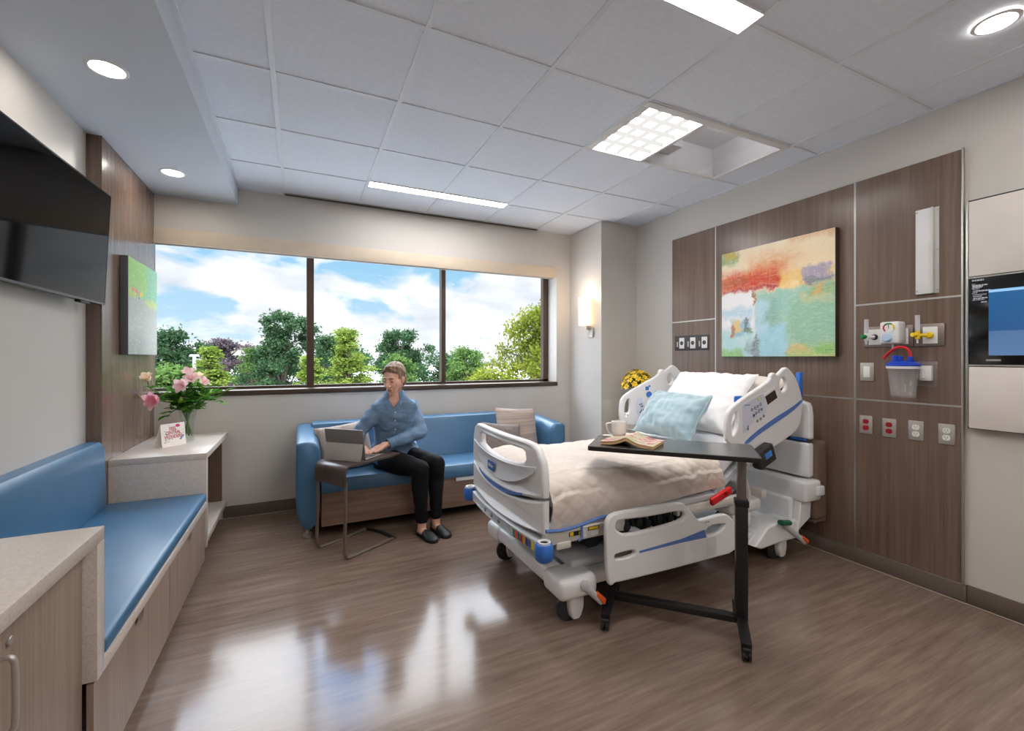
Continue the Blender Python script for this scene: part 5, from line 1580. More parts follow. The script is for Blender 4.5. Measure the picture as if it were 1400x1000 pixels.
part('cover', b, M_cover, bk, 50, local=True, label='colourful printed cover')

# ================================================================== BEDSIDE CABINET WITH YELLOW FLOWERS (behind the bed)
t = thing('bedside_cabinet', 'pale laminate bedside cabinet in the corner behind the bed', 'cabinet', (3.04, 3.385, 0))
M_bc = wood('pale_laminate', (168, 150, 134), (190, 174, 158), (40, 40, 1.4), 0.4)
part('body', MB().box(2.90, 3.195, 3.25, 3.52, 0.07, 0.745, 0.004), M_bc, t)
part('top', MB().box(2.885, 3.20, 3.235, 3.535, 0.745, 0.775, 0.004), M_white, t)
d = part('drawer', MB().box(2.885, 2.90, 3.26, 3.51, 0.52, 0.735, 0.002), M_bc, t)
part('handle', MB().tube([(2.885, 3.33, 0.63), (2.865, 3.33, 0.63), (2.865, 3.44, 0.63), (2.885, 3.44, 0.63)], 0.005, 8), M_steel, d)
d = part('door', MB().box(2.885, 2.90, 3.26, 3.51, 0.08, 0.512, 0.002), M_bc, t)
part('handle', MB().tube([(2.885, 3.48, 0.38), (2.865, 3.48, 0.38), (2.865, 3.48, 0.48), (2.885, 3.48, 0.48)], 0.005, 8), M_steel, d)
part('plinth', MB().box(2.91, 3.19, 3.26, 3.51, 0, 0.07), M_base, t)
fc = Vector((3.005, 3.42, 0.775))
t = thing('flower_pot', 'round white pot of yellow flowers showing above the far bed rail', 'flower pot', tuple(fc))
part('pot', MB().lathe([(0, 0), (0.06, 0), (0.075, 0.10), (0.085, 0.17), (0.078, 0.17), (0.068, 0.14), (0, 0.14)], (0, 0, 0), n=32), M_cer, t, 60, local=True)
random.seed(21)
b = MB(); st = MB()
for i in range(170):
    a, el = random.uniform(0, 2 * PI), random.uniform(-0.3, 1.2)
    r = random.uniform(0.05, 0.125)
    p = Vector((math.cos(a) * math.cos(el) * r, math.sin(a) * math.cos(el) * r, 0.265 + math.sin(el) * r * 1.05))
    dv = Vector((math.cos(a), math.sin(a), random.uniform(-0.4, 0.8))) * random.uniform(0.03, 0.055)
    leaf(b, p, p + dv, random.uniform(0.009, 0.015), random.uniform(-0.01, 0.01))
for i in range(12):
    a = 2 * PI * i / 12
    st.tube([(0.02 * math.cos(a), 0.02 * math.sin(a), 0.13), (0.06 * math.cos(a), 0.06 * math.sin(a), 0.29)], 0.0025, 6)
part('foliage', b, M_leaf, t, 60, local=True)
part('stems', st, M_stem, t, local=True)
M_yel = mat('yellow_petal', (246, 206, 40), 0.55, grain=(40, 0.12))
M_yelc = mat('orange_flower_centre', (222, 150, 20), 0.6)
k = 0
for i in range(44):
    a = i * 2.39996; el = math.asin(max(-0.15, 1 - 1.15 * i / 43))
    R_ = 0.132
    o = Vector((math.cos(a) * math.cos(el) * R_, math.sin(a) * math.cos(el) * R_, 0.27 + math.sin(el) * R_ * 1.02)) + Vector((random.uniform(-.012, .012),) * 3)
    bb = MB(); lily(bb, o, o - Vector((0, 0, 0.22)), 0.030, 6, 0.85)
    f_ = part('bloom', bb, M_yel, t, 60, local=True)
    nrm = (o - Vector((0, 0, 0.22))).normalized()
    cc = MB(); cc.ell(o + nrm * 0.008, [(0.006, 0, 0), (0, 0.006, 0), (0, 0, 0.006)], 8, 6)
    part('flower_centre', cc, M_yelc, f_, 60, local=True)

# ================================================================== PERSON ON THE SOFA
def V3(*a):
    return Vector(a)
P_ = thing('person', 'seated person in a blue denim shirt and black trousers typing on the laptop', 'person', (0.70, 3.60, 0))
M_skin = mat('skin', (228, 178, 154), 0.5, grain=(30, 0.04))
M_shirt_c = NT('denim_shirt')
f_ = M_shirt_c.noise(M_shirt_c.coord(), 7, 5, 0.6)
g_ = M_shirt_c.noise(M_shirt_c.coord((260, 260, 260)), 1.0, 2)
c_ = M_shirt_c.ramp(f_, [(0.3, rgb(88, 118, 150)), (0.7, rgb(120, 148, 178))])
c_ = M_shirt_c.mix(0.25, c_, M_shirt_c.ramp(g_, [(0.4, rgb(80, 110, 144)), (0.6, rgb(140, 166, 192))]))
M_shirt_c.l(c_, M_shirt_c.b.inputs['Base Color'])
M_shirt_c.b.inputs['Roughness'].default_value = 0.85
M_shirt = M_shirt_c.m
M_trou = mat('black_trousers', (13, 14, 18), 0.8, grain=(16, 0.2), spec=0.25)
M_shoe = mat('black_shoe', (32, 33, 35), 0.42)
M_hair = stripe_mat('brown_hair', (132, 106, 84), 0, 90, 0.3, 0.45, 0.5)

hipR, hipL = V3(0.615, 3.64, 0.505), V3(0.785, 3.70, 0.505)
kneR, kneL = V3(0.795, 3.235, 0.502), V3(0.945, 3.325, 0.505)
ankR, ankL = V3(0.815, 3.265, 0.085), V3(0.935, 3.31, 0.085)
pel = V3(0.70, 3.70, 0.52)
wai = V3(0.685, 3.66, 0.66)
che = V3(0.675, 3.585, 0.86)
nek = V3(0.668, 3.530, 1.022)
shoR, shoL = V3(0.542, 3.540, 0.926), V3(0.812, 3.598, 0.924)
elbR, elbL = V3(0.405, 3.590, 0.735), V3(0.868, 3.500, 0.730)
wriR, wriL = V3(0.395, 3.480, 0.668), V3(0.590, 3.400, 0.672)
tf = V3(-0.26, -0.965, 0).normalized()          # the way the chest faces
ts = V3(0, 0, 1).cross(tf); ts = V3(-tf.y, tf.x, 0) * -1.0   # to the person's left (image right)
if ts.x < 0: ts = -ts
def ring(c, side, fwd, a, bfr, bbk, n=28, k=2.3):
    out = []
    for i in range(n):
        th = 2 * PI * i / n
        cs, sn = math.cos(th), math.sin(th)
        x = a * math.copysign(abs(cs) ** (2 / k), cs)
        y = (bfr if sn > 0 else bbk) * math.copysign(abs(sn) ** (2 / k), sn)
        out.append(c + side * x + fwd * y)
    return out
def torso(g):
    b = MB()
    pf = V3(0.12, -0.99, 0).normalized(); ps = V3(0.99, 0.12, 0)
    R = [ring(pel + V3(0, 0, -0.09), ps, pf, 0.150 + g, 0.10 + g, 0.11 + g), ring(pel, ps, pf, 0.178 + g, 0.115 + g, 0.125 + g),
         ring(pel * 0.5 + wai * 0.5, ps, pf, 0.168 + g, 0.118 + g, 0.115 + g), ring(wai, (ps + ts).normalized(), (pf + tf).normalized(), 0.146 + g, 0.112 + g, 0.10 + g),
         ring(wai * 0.5 + che * 0.5, ts, tf, 0.150 + g, 0.112 + g, 0.10 + g), ring(che, ts, tf, 0.160 + g, 0.115 + g, 0.105 + g),
         ring(che * 0.45 + nek * 0.55 + V3(0, 0, 0.012), ts, tf, 0.160 + g, 0.085 + g, 0.095 + g), ring(nek + V3(0, 0, -0.012), ts, tf, 0.098 + g, 0.058 + g, 0.068 + g),
         ring(nek + V3(0, 0, 0.018), ts, tf, 0.056 + g * 0.6, 0.050 + g * 0.6, 0.058 + g * 0.6)]
    b.loft(R)
    return b
def arms(b, g, wrist=1.0):
    for s, e, w in ((shoR, elbR, wriR), (shoL, elbL, wriL)):
        b.limb([s, s * 0.6 + e * 0.4, s * 0.25 + e * 0.75, e], [0.047 + g, 0.048 + g, 0.043 + g, 0.040 + g], 18)
        b.limb([nek * 0.75 + s * 0.25 + V3(0, 0.012, -0.028), nek * 0.4 + s * 0.6 + V3(0, 0.008, -0.022), s], [0.044 + g, 0.048 + g, 0.050 + g], 16)
        b.limb([e, e * 0.7 + w * 0.3, e * 0.25 + w * 0.75, e * (1 - wrist) + w * wrist], [0.041 + g, 0.041 + g, 0.031 + g, 0.026 + g * 0.7], 18)
def legs(b, g, cut):
    for h, k, a in ((hipR, kneR, ankR), (hipL, kneL, ankL)):
        b.limb([h, h * 0.55 + k * 0.45, h * 0.15 + k * 0.85, k], [0.086 + g, 0.079 + g, 0.064 + g, 0.059 + g], 20)
        e = k * (1 - cut) + a * cut
        b.limb([k, k * 0.72 + a * 0.28 + V3(0.0, 0.018, 0), k * 0.35 + a * 0.65 + V3(0, 0.008, 0), e], [0.058 + g, 0.056 + g, 0.043 + g, 0.035 + g], 20)

# ---- head: x = forward, y = to the person's left, z = up, about the eye line
hc = V3(0.650, 3.470, 1.162)
hf = V3(-0.64, -0.72, -0.27).normalized()
hs = V3(0, 0, 1).cross(hf).normalized()
hu = hf.cross(hs).normalized()
HM = Matrix((hf, hs, hu)).transposed().to_4x4(); HM.translation = hc
def H(x, y, z):
    return HM @ Vector((x, y, z))
def hell(b, c, r, n=20, m=12, rot=None):
    A = [HM.to_3x3() @ Vector(v) for v in ((r[0], 0, 0), (0, r[1], 0), (0, 0, r[2]))]
    return b.ell(H(*c), A, n, m)
def head(b):
    hell(b, (-0.012, 0, 0.030), (0.094, 0.073, 0.082), 28, 18)
    hell(b, (0.030, 0, -0.018), (0.060, 0.062, 0.082), 24, 16)
    hell(b, (0.045, 0, -0.072), (0.040, 0.044, 0.040), 20, 14)
    hell(b, (0.066, 0, -0.098), (0.020, 0.022, 0.015), 16, 10)
    hell(b, (0.074, 0, 0.024), (0.016, 0.050, 0.012), 16, 10)
    hell(b, (0.030, 0.050, -0.028), (0.036, 0.016, 0.024), 14, 10)
    hell(b, (0.030, -0.050, -0.028), (0.036, 0.016, 0.024), 14, 10)
    b.limb([H(0.084, 0, 0.012), H(0.098, 0, -0.014), H(0.106, 0, -0.032)], [0.009, 0.010, 0.0125], 12)
    for e in (1, -1):
        hell(b, (0.096, 0.010 * e, -0.036), (0.010, 0.008, 0.007), 12, 8)
        hell(b, (-0.004, 0.073 * e, -0.012), (0.016, 0.009, 0.031), 14, 10)
        hell(b, (-0.010, 0.079 * e, -0.004), (0.014, 0.006, 0.020), 14, 10)
    hell(b, (0.082, 0, -0.061), (0.012, 0.024, 0.007), 14, 8)
    hell(b, (0.079, 0, -0.073), (0.012, 0.020, 0.007), 14, 8)
    b.limb([H(-0.025, 0, -0.045), nek + V3(0, 0.005, 0.06), nek + V3(0, 0.012, -0.02)], [0.054, 0.050, 0.056], 20)

def hand(b, w, d, palm_n, thumb_side, curl):
    """palm, four bent fingers of different length and a thumb off the side; d = pointing direction"""
    d = d.normalized(); nrm = palm_n.normalized(); side = d.cross(nrm).normalized() * thumb_side
    b.limb([w, w + d * 0.03], [0.023, 0.027], 12)
    for off in (-0.022, -0.008, 0.008, 0.021):
        b.limb([w + d * 0.02 + side * off * 0.8, w + d * 0.082 + side * off], [0.0155, 0.0135], 10)
    for off, L, sp in ((0.027, 0.072, 0.10), (0.009, 0.080, 0.02), (-0.009, 0.074, -0.05), (-0.026, 0.058, -0.14)):
        p = w + d * 0.084 + side * off
        dd = (d + side * sp).normalized()
        q = []
        pos = p; ang = curl * 0.5
        q.append(pos)
        for seg in (0.44, 0.32, 0.24):
            dv = dd * math.cos(ang) + nrm * math.sin(ang)
            pos = pos + dv * L * seg
            q.append(pos); ang += curl
        b.limb(q, [0.0092, 0.0086, 0.0078, 0.0068], 10, 3)
    t0 = w + d * 0.028 + side * 0.024
    b.limb([t0, t0 + d * 0.028 + side * 0.020 + nrm * 0.008, t0 + d * 0.055 + side * 0.024 + nrm * 0.014, t0 + d * 0.076 + side * 0.020 + nrm * 0.018], [0.0145, 0.0118, 0.0098, 0.0078], 10, 3)

body = torso(-0.008)
arms(body, -0.006)
legs(body, -0.008, 1.0)
head(body)
dL = V3(-0.105, -0.012, -0.024); dR = V3(0.03, -0.12, -0.022)
hand(body, wriL, dL, V3(-0.15, 0, -1), 1, 0.42)
hand(body, wriR, dR, V3(0, -0.1, -1), -1, 0.42)
def foot(b, a, toe, g, sole=False):
    d = (V3(toe.x, toe.y, 0) - V3(a.x, a.y, 0)).normalized(); s = V3(-d.y, d.x, 0)
    heel = V3(a.x, a.y, 0) - d * 0.045
    R = []
    Lf = 0.235
    for q, hw, h, z0 in ((0.0, 0.018, 0.040, 0.006), (0.05, 0.030, 0.062, 0.003), (0.2, 0.033, 0.075, 0.002), (0.4, 0.034, 0.062, 0.002), (0.6, 0.041, 0.045, 0.002), (0.78, 0.043, 0.034, 0.002), (0.92, 0.033, 0.027, 0.003), (1.0, 0.012, 0.018, 0.006)):
        c = heel + d * Lf * q
        ringp = []
        for i in range(20):
            th = 2 * PI * i / 20
            ringp.append(c + s * (hw + g) * math.cos(th) * (1.0 if math.sin(th) < 0 else 0.94) + V3(0, 0, z0 + (h + g - z0) * (0.5 + 0.5 * math.sin(th))))
        R.append(ringp)
    b.loft(R)
toeR, toeL = V3(0.868, 3.10, 0), V3(0.975, 3.14, 0)
for a, tt in ((ankR, toeR), (ankL, toeL)):
    foot(body, a, tt, -0.003)
    body.limb([a + V3(0, 0, 0.03), a + V3(0, 0, -0.035)], [0.034, 0.032], 14)
skin = remesh(body, 0.0042, 6, 0.5)
part('body', skin, M_skin, P_, 180)

# ---- shirt
def wrinkle(b, amp, f1, f2, seed):
    me = bpy.data.meshes.new('tmp'); me.from_pydata([tuple(v) for v in b.v], [], b.f); me.update()
    for i, v in enumerate(me.vertices):
        p = v.co
        n = noise.noise(Vector((p.x * f1 + seed, p.y * f1, p.z * f2))) + 0.5 * noise.noise(Vector((p.x * f1 * 2.2, p.y * f1 * 2.2 + seed, p.z * f2 * 2.4)))
        b.v[i] = p + v.normal * (amp * n)
    bpy.data.meshes.remove(me)
    return b
def clip(b, keep):
    """drop the faces whose middle fails keep(point)"""
    f2 = [f for f in b.f if keep(sum((b.v[i] for i in f), Vector()) / len(f))]
    used = sorted({i for f in f2 for i in f}); mp = {i: k for k, i in enumerate(used)}
    o = MB(); o.add([b.v[i] for i in used], [tuple(mp[i] for i in f) for f in f2])
    return o
def thick(b, d):
    """give an open cloth shell its thickness, inwards"""
    me = bpy.data.meshes.new('tmp'); me.from_pydata([tuple(v) for v in b.v], [], b.f)
    ob = bpy.data.objects.new('tmp', me); COL.objects.link(ob)
    m = ob.modifiers.new('s', 'SOLIDIFY'); m.thickness = d; m.offset = -1
    dg = bpy.context.evaluated_depsgraph_get()
    m2 = bpy.data.meshes.new_from_object(ob.evaluated_get(dg))
    o = MB(); o.add([v.co.copy() for v in m2.vertices], [tuple(p.vertices) for p in m2.polygons])
    bpy.data.objects.remove(ob); bpy.data.meshes.remove(me); bpy.data.meshes.remove(m2)
    return o
sb = torso(0.010)
arms(sb, 0.012, 0.93)
pf = V3(0.12, -0.99, 0).normalized(); ps = V3(0.99, 0.12, 0)
sb.loft([ring(pel + V3(0.0, -0.02, -0.075), ps, pf, 0.182, 0.155, 0.13), ring(pel + V3(0, -0.01, 0.02), ps, pf, 0.196, 0.148, 0.138), ring(pel + V3(0, 0, 0.10), ps, pf, 0.182, 0.135, 0.122)])
sh = remesh(sb, 0.0075, 5, 0.5)
sh = wrinkle(sh, 0.008, 12, 20, 3)
def keep_shirt(p):
    # open neck: a V below the collar at the front; open cuffs and hem
    q = p - nek
    fr, si = q.dot(tf), q.dot(ts)
    if fr > 0.02 and q.z > -0.085 + abs(si) * 1.55 and q.z < 0.2 and abs(si) < 0.07:
        return False
    if q.z > 0.030 and abs(si) < 0.09 and abs(fr) < 0.11 and p.z > 0.99:
        return False
    for w, e in ((wriR, elbR), (wriL, elbL)):
        d = (w - e).normalized()
        if (p - w).dot(d) > -0.006 and (p - w).length < 0.09:
            return False
    if p.z < pel.z - 0.045 + 0.02 * math.sin(p.x * 40):
        return False
    return True
sh = thick(clip(sh, keep_shirt), 0.003)
shirt = part('shirt', sh, M_shirt, P_, 180, label='blue denim shirt')
# collar: two pointed flaps and a band round the neck
b = MB()
n = 22
def colp(a, r, z, fwd=0):
    return nek + ts * (math.sin(a) * r) + tf * (math.cos(a) * r * 0.92 + fwd) + V3(0, 0.010, z)
vs, fs = [], []
for i in range(n + 1):
    a = math.radians(32 + (328 - 32) * i / n)
    e = abs(2 * i / n - 1)
    vs += [colp(a, 0.060, 0.052 - 0.022 * e ** 3), colp(a, 0.078, 0.030 - 0.050 * e ** 5, 0.010 * e ** 5), colp(a, 0.086 + 0.010 * e ** 6, 0.006 - 0.082 * e ** 7, 0.022 * e ** 6)]
for i in range(n):
    for k in (0, 1):
        fs.append((i * 3 + k, i * 3 + k + 1, i * 3 + k + 4, i * 3 + k + 3))
cb = MB().add(vs, fs)
part('collar', thick(cb, 0.003), M_shirt, shirt, 60)
# buttons down the front and cuffs at the wrists
b = MB()
me = bpy.data.meshes.new('tmp'); me.from_pydata([tuple(v) for v in sh.v], [], sh.f)
from mathutils.bvhtree import BVHTree
bv = BVHTree.FromPolygons(sh.v, sh.f)
for z in (0.900, 0.835, 0.765, 0.700, 0.635):
    f = (z - 0.52) / 0.5
    c = pel * (1 - f) + nek * f; c.z = z
    hit = bv.ray_cast(c + tf * 0.5 + ts * 0.012, -tf)
    if hit[0] is not None:
        b.cyl(hit[0] - tf * 0.002, hit[0] + tf * 0.0025, 0.0062, n=12)
bpy.data.meshes.remove(me)
part('button', b, mat('pearl_button', (206, 214, 226), 0.3), shirt, 60, label='pale buttons')
for w, e in ((wriR, elbR), (wriL, elbL)):
    d = (w - e).normalized()
    b = MB().tube([w - d * 0.060, w - d * 0.03, w - d * 0.002], [0.0375, 0.036, 0.0355], 20, caps=False)
    part('cuff', thick(b, 0.003), M_shirt, shirt, 60)

# ---- trousers
tb = MB()
legs(tb, 0.007, 0.95)
tb.loft([ring(pel + V3(0, 0, -0.095), ps, pf, 0.165, 0.115, 0.12), ring(pel + V3(0, 0, -0.02), ps, pf, 0.180, 0.12, 0.128), ring(pel + V3(0, 0, 0.05), ps, pf, 0.170, 0.115, 0.118)])
tb.limb([hipR * 0.5 + hipL * 0.5, kneR * 0.3 + hipR * 0.7], [0.08, 0.07], 16)
tr = remesh(tb, 0.0075, 6, 0.5)
tr = wrinkle(tr, 0.004, 13, 22, 8)
tr = thick(clip(tr, lambda p: p.z > 0.102), 0.003)
part('trousers', tr, M_trou, P_, 180, label='black trousers')

# ---- loafers
for a, tt in ((ankR, toeR), (ankL, toeL)):
    b = MB(); foot(b, a, tt, 0.005)
    sh_ = remesh(b, 0.005, 4, 0.5)
    d = (V3(tt.x, tt.y, 0) - V3(a.x, a.y, 0)).normalized(); heel = V3(a.x, a.y, 0) - d * 0.045
    def keep_shoe(p, d=d, heel=heel):
        x = (p - heel).dot(d); y = (p - heel - d * x).to_2d().length
        lim = 0.048 if x < 0.02 else (0.026 + 0.0)
        if x < 0.105 and p.z > 0.030 + max(0, 0.03 - x) * 0.7:
            return False
        return True
    s_ = part('shoe', thick(clip(sh_, keep_shoe), 0.003), M_shoe, P_, 180, label='black slip-on shoe')
    b = MB(); o = []
    sd = V3(-d.y, d.x, 0)
    for q, hw in ((0, 0.016), (0.05, 0.031), (0.2, 0.036), (0.4, 0.037), (0.6, 0.045), (0.78, 0.047), (0.92, 0.037), (1.0, 0.014)):
        o.append((q * 0.242 - 0.004, hw))
    lp = o + [(x, -y) for x, y in o[::-1]]
    b.shape(lp, lambda x, y, q, heel=heel, d=d, sd=sd: heel + d * x + sd * y + V3(0, 0, q), 0.0, 0.010, bev=0.002)
    part('sole', b, M_blackp, s_)

# ---- hair, brows, eyes, lips
hb_ = MB()
hell(hb_, (-0.020, 0, 0.040), (0.100, 0.080, 0.086), 32, 20)
hell(hb_, (-0.055, 0, -0.015), (0.062, 0.072, 0.080), 24, 16)
hb_.limb([H(0.052, -0.015, 0.098), H(0.036, 0.035, 0.098), H(-0.004, 0.062, 0.078), H(-0.03, 0.072, 0.03)], [0.017, 0.018, 0.017, 0.014], 12)
hb_.limb([H(0.060, -0.02, 0.088), H(0.056, -0.048, 0.066), H(0.034, -0.066, 0.020)], [0.013, 0.013, 0.009], 12)
hb_.limb([H(0.056, 0.018, 0.090), H(0.044, 0.048, 0.070), H(0.014, 0.068, 0.026)], [0.013, 0.012, 0.008], 12)
hr = remesh(hb_, 0.0045, 4, 0.5)
Hi = HM.inverted()
def keep_hair(p):
    q = Hi @ p
    line = 0.062 + 0.010 * math.cos(q.y * 40) - 0.30 * max(0, abs(q.y) - 0.045)
    if q.x > 0.035 and q.z < line:
        return False
    if q.x > 0.004 and q.z < -0.012 + (q.x) * 0.55:
        return False
    if q.x > -0.034 and q.z < -0.055:
        return False
    if abs(q.y) > 0.055 and -0.026 < q.x < 0.014 and -0.046 < q.z < 0.020:
        return False
    return True
hr = clip(hr, keep_hair)
for i, p in enumerate(hr.v):
    q = Hi @ p
    nz = noise.noise(Vector((q.x * 18, q.y * 75, q.z * 18))) * 0.0035
    hr.v[i] = p + (p - hc).normalized() * nz
part('hair', thick(hr, 0.006), M_hair, P_, 180, label='short brown swept hair')
M_brow = mat('brown_eyebrow', (128, 94, 74), 0.7)
M_eye = mat('dark_eye', (40, 30, 26), 0.2)
M_lip = mat('lip', (196, 122, 110), 0.45)
M_lid = mat('eyelid', (204, 148, 126), 0.55)
for e in (1, -1):
    part('eyebrow', MB().limb([H(0.0905, 0.015 * e, 0.0265), H(0.088, 0.030 * e, 0.0285), H(0.074, 0.046 * e, 0.0225)], [0.0024, 0.0028, 0.0018], 8, 3), M_brow, P_, 180)
    b = MB(); hell(b, (0.0765, 0.030 * e, 0.0005), (0.010, 0.014, 0.0075), 16, 10)
    ey = part('eyelid', b, M_lid, P_, 180)
    b = MB(); hell(b, (0.0805, 0.030 * e, -0.003), (0.0075, 0.0105, 0.0042), 14, 8)
    part('eye', b, M_eye, ey, 180)
b = MB(); hell(b, (0.0865, 0, -0.0605), (0.0095, 0.021, 0.0045), 16, 8); hell(b, (0.0845, 0, -0.0695), (0.0095, 0.018, 0.0050), 16, 8)
part('lips', b, M_lip, P_, 180)

# ================================================================== OUTSIDE THE WINDOW
GZ = -5.5
M_ground = mat('pale_asphalt', (190, 190, 188), 0.9, grain=(0.05, 0.2))
struct('ground', MB().box(-120, 160, 4.8, 320, GZ - 0.3, GZ), M_ground)
def leaf_mat(name, dark, light):
    k = NT(name)
    f = k.noise(k.coord((0.9, 0.9, 0.9)), 1.0, 4, 0.6)
    g = k.noise(k.coord((7, 7, 7)), 1.0, 2, 0.6)
    ff = k.math('ADD', k.math('MULTIPLY', f, 0.5), k.math('MULTIPLY', g, 0.5))
    c = k.ramp(ff, [(0.36, rgb(*dark)), (0.64, rgb(*light))])
    k.t.nodes.remove(k.b)
    d = k.n('ShaderNodeBsdfDiffuse'); t = k.n('ShaderNodeBsdfTranslucent'); m = k.n('ShaderNodeMixShader')
    m.inputs[0].default_value = 0.3
    k.l(c, d.inputs['Color']); k.l(c, t.inputs['Color'])
    k.l(d.outputs[0], m.inputs[1]); k.l(t.outputs[0], m.inputs[2]); k.l(m.outputs[0], k.o.inputs['Surface'])
    return k.m
M_bark = mat('tree_bark', (92, 82, 72), 0.9, grain=(3, 0.2))
TREES = {
    'dark': leaf_mat('dark_leaves', (36, 58, 38), (78, 104, 70)),
    'mid': leaf_mat('mid_green_leaves', (58, 84, 44), (102, 128, 68)),
    'cypress': leaf_mat('yellow_green_leaves', (88, 108, 40), (132, 148, 70)),
    'plum': leaf_mat('purple_brown_leaves', (72, 62, 68), (104, 92, 94)),
    'near': leaf_mat('golden_green_leaves', (78, 92, 26), (132, 138, 58)),
}
def tree(label, x, y, zb, zt, w, kind, n, size, shape='round', clusters=40, seed=0, group=None, name='tree'):
    rng = np.random.default_rng(seed)
    n = int(n * 2.1); size *= 0.66; clusters = int(clusters * 1.7); w *= 1.22
    t = thing(name, label, 'tree', (x, y, GZ), 0, group)
    H_ = zt - zb
    C = []
    for i in range(clusters):
        q = (i + 0.5) / clusters
        if shape == 'cone':
            r = w / 2 * (1 - q) ** 0.75 * (0.45 + 0.75 * rng.random())
        elif shape == 'airy':
            r = w / 2 * math.sqrt(max(0.05, 1 - (2 * q - 0.85) ** 2 / 1.6)) * (0.35 + 0.85 * rng.random())
        else:
            r = w / 2 * math.sqrt(max(0.03, 1 - (1.75 * q - 0.75) ** 2)) * (0.5 + 0.65 * rng.random())
        a = i * 2.39996 + rng.random() * 0.8
        rr = r * math.sqrt(0.25 + 0.75 * rng.random())
        C.append((rr * math.cos(a), rr * math.sin(a) * 0.8, zb - GZ + min(1.0, q + 0.10 * rng.normal() * (q < 0.93)) * H_ * 0.97))
    C = np.array(C)
    sp = {'cone': 0.046, 'airy': 0.042, 'round': 0.058}[shape] * max(w, H_ * 0.8)
    idx = rng.integers(0, clusters, n)
    P = C[idx] + rng.normal(0, 1, (n, 3)) * np.array([sp, sp, sp * (0.55 if shape == 'cone' else 0.8)])
    a = rng.normal(0, 1, (n, 3)); a /= np.linalg.norm(a, axis=1)[:, None]
    c = rng.normal(0, 1, (n, 3)); c -= (c * a).sum(1)[:, None] * a; c /= np.linalg.norm(c, axis=1)[:, None]
    s = size * (0.6 + 0.8 * rng.random(n))[:, None]
    if shape == 'cone':
        a[:, 2] *= 0.5
    quad = np.stack([P - a * s, P + c * s * 0.45, P + a * s, P - c * s * 0.45], 1).reshape(-1, 3)
    me = bpy.data.meshes.new('foliage')
    me.from_pydata(quad.tolist(), [], [(4 * i, 4 * i + 1, 4 * i + 2, 4 * i + 3) for i in range(n)])
    me.materials.append(TREES[kind])
    o = bpy.data.objects.new('foliage', me); COL.objects.link(o); o.parent = t
    b = MB()
    top = (0, 0, zb - GZ + H_ * (0.9 if shape == 'cone' else 0.7))
    b.tube([(0, 0, 0), (0.02 * w, 0, (zb - GZ) * 0.6), (-0.01 * w, 0.01 * w, zb - GZ + H_ * 0.35), top], [0.028 * w + 0.06, 0.022 * w + 0.05, 0.014 * w + 0.03, 0.02], 8)
    for k in range(0, clusters, 2):
        h0 = min(top[2] * 0.97, max(2.0, C[k][2] - 0.25 * H_))
        b.tube([(0, 0, h0), tuple(C[k] * np.array([0.55, 0.55, 1]) - np.array([0, 0, 0.03 * H_])), tuple(C[k])], [0.010 * w + 0.02, 0.006 * w + 0.012, 0.006], 5)
    part('trunk', b, M_bark, t, local=True)
    return t
G_ = 'trees beyond the window'
tree('dark green tree at the wood panel edge of the window', -6.4, 30, -1.6, 2.65, 3.3, 'dark', 5200, 0.17, 'round', 34, 1, G_)
tree('purple-brown tree rising between the two left window trees', -5.9, 45, -2.0, 2.75, 4.4, 'plum', 5200, 0.20, 'airy', 40, 2, G_)
tree('yellow-green tree right behind the flower bouquet', -3.35, 22, -1.8, 1.75, 1.9, 'cypress', 4600, 0.11, 'cone', 46, 3, G_)
tree('narrow yellow-green tree next to the tall dark tree', -2.79, 33, -2.6, 1.95, 2.3, 'mid', 4200, 0.11, 'cone', 46, 4, G_)
tree('tall dark airy tree in the first window pane', -0.85, 28, -1.8, 3.85, 3.2, 'dark', 7000, 0.15, 'airy', 46, 5, G_)
tree('short yellow-green tree at the foot of the tall dark tree', 0.35, 19, -1.8, 1.35, 1.7, 'cypress', 4200, 0.10, 'cone', 42, 6, G_)
tree('mid green tree right beside the window post', 1.90, 36, -1.8, 2.80, 2.9, 'dark', 4600, 0.15, 'round', 34, 7, G_)
tree('broad yellow-green tree between window post and person', 1.95, 22, -1.8, 2.65, 2.7, 'cypress', 7200, 0.11, 'cone', 60, 8, G_)
tree('dark open-branched tree behind the head of the person', 6.0, 30, -2.2, 3.05, 3.6, 'dark', 7400, 0.15, 'airy', 48, 9, G_)
tree('low mid green tree just behind the person', 3.5, 18, -1.8, 1.30, 1.65, 'mid', 4200, 0.12, 'round', 30, 10, G_)
tree('bushy green tree in the last window pane', 8.9, 25, -2.4, 1.80, 2.9, 'mid', 6000, 0.13, 'round', 40, 11, G_)
tree('golden green tree close to the last window pane', 6.65, 12, -2.2, 2.85, 2.6, 'near', 11000, 0.085, 'airy', 70, 12, G_)
tree('low golden bush below the golden green tree', 4.35, 10.2, -1.8, 0.94, 2.1, 'near', 6500, 0.075, 'round', 30, 13, G_)
tree('low green tree behind the vase stems', -3.73, 17.6, -1.7, 0.93, 2.1, 'mid', 4200, 0.13, 'round', 26, 14, G_)
tree('distant dark tree behind the broad yellow-green tree', 3.6, 48, -2.5, 3.0, 5.0, 'dark', 4600, 0.24, 'round', 30, 15, G_)
tree('distant dark tree seen past the tall airy tree', -3.0, 52, -2.5, 2.3, 6.0, 'dark', 4600, 0.26, 'round', 30, 16, G_)
tree('distant low dark tree under the lamp post', 14.2, 46, -3.0, 1.30, 6.0, 'dark', 4000, 0.25, 'round', 26, 17, G_)

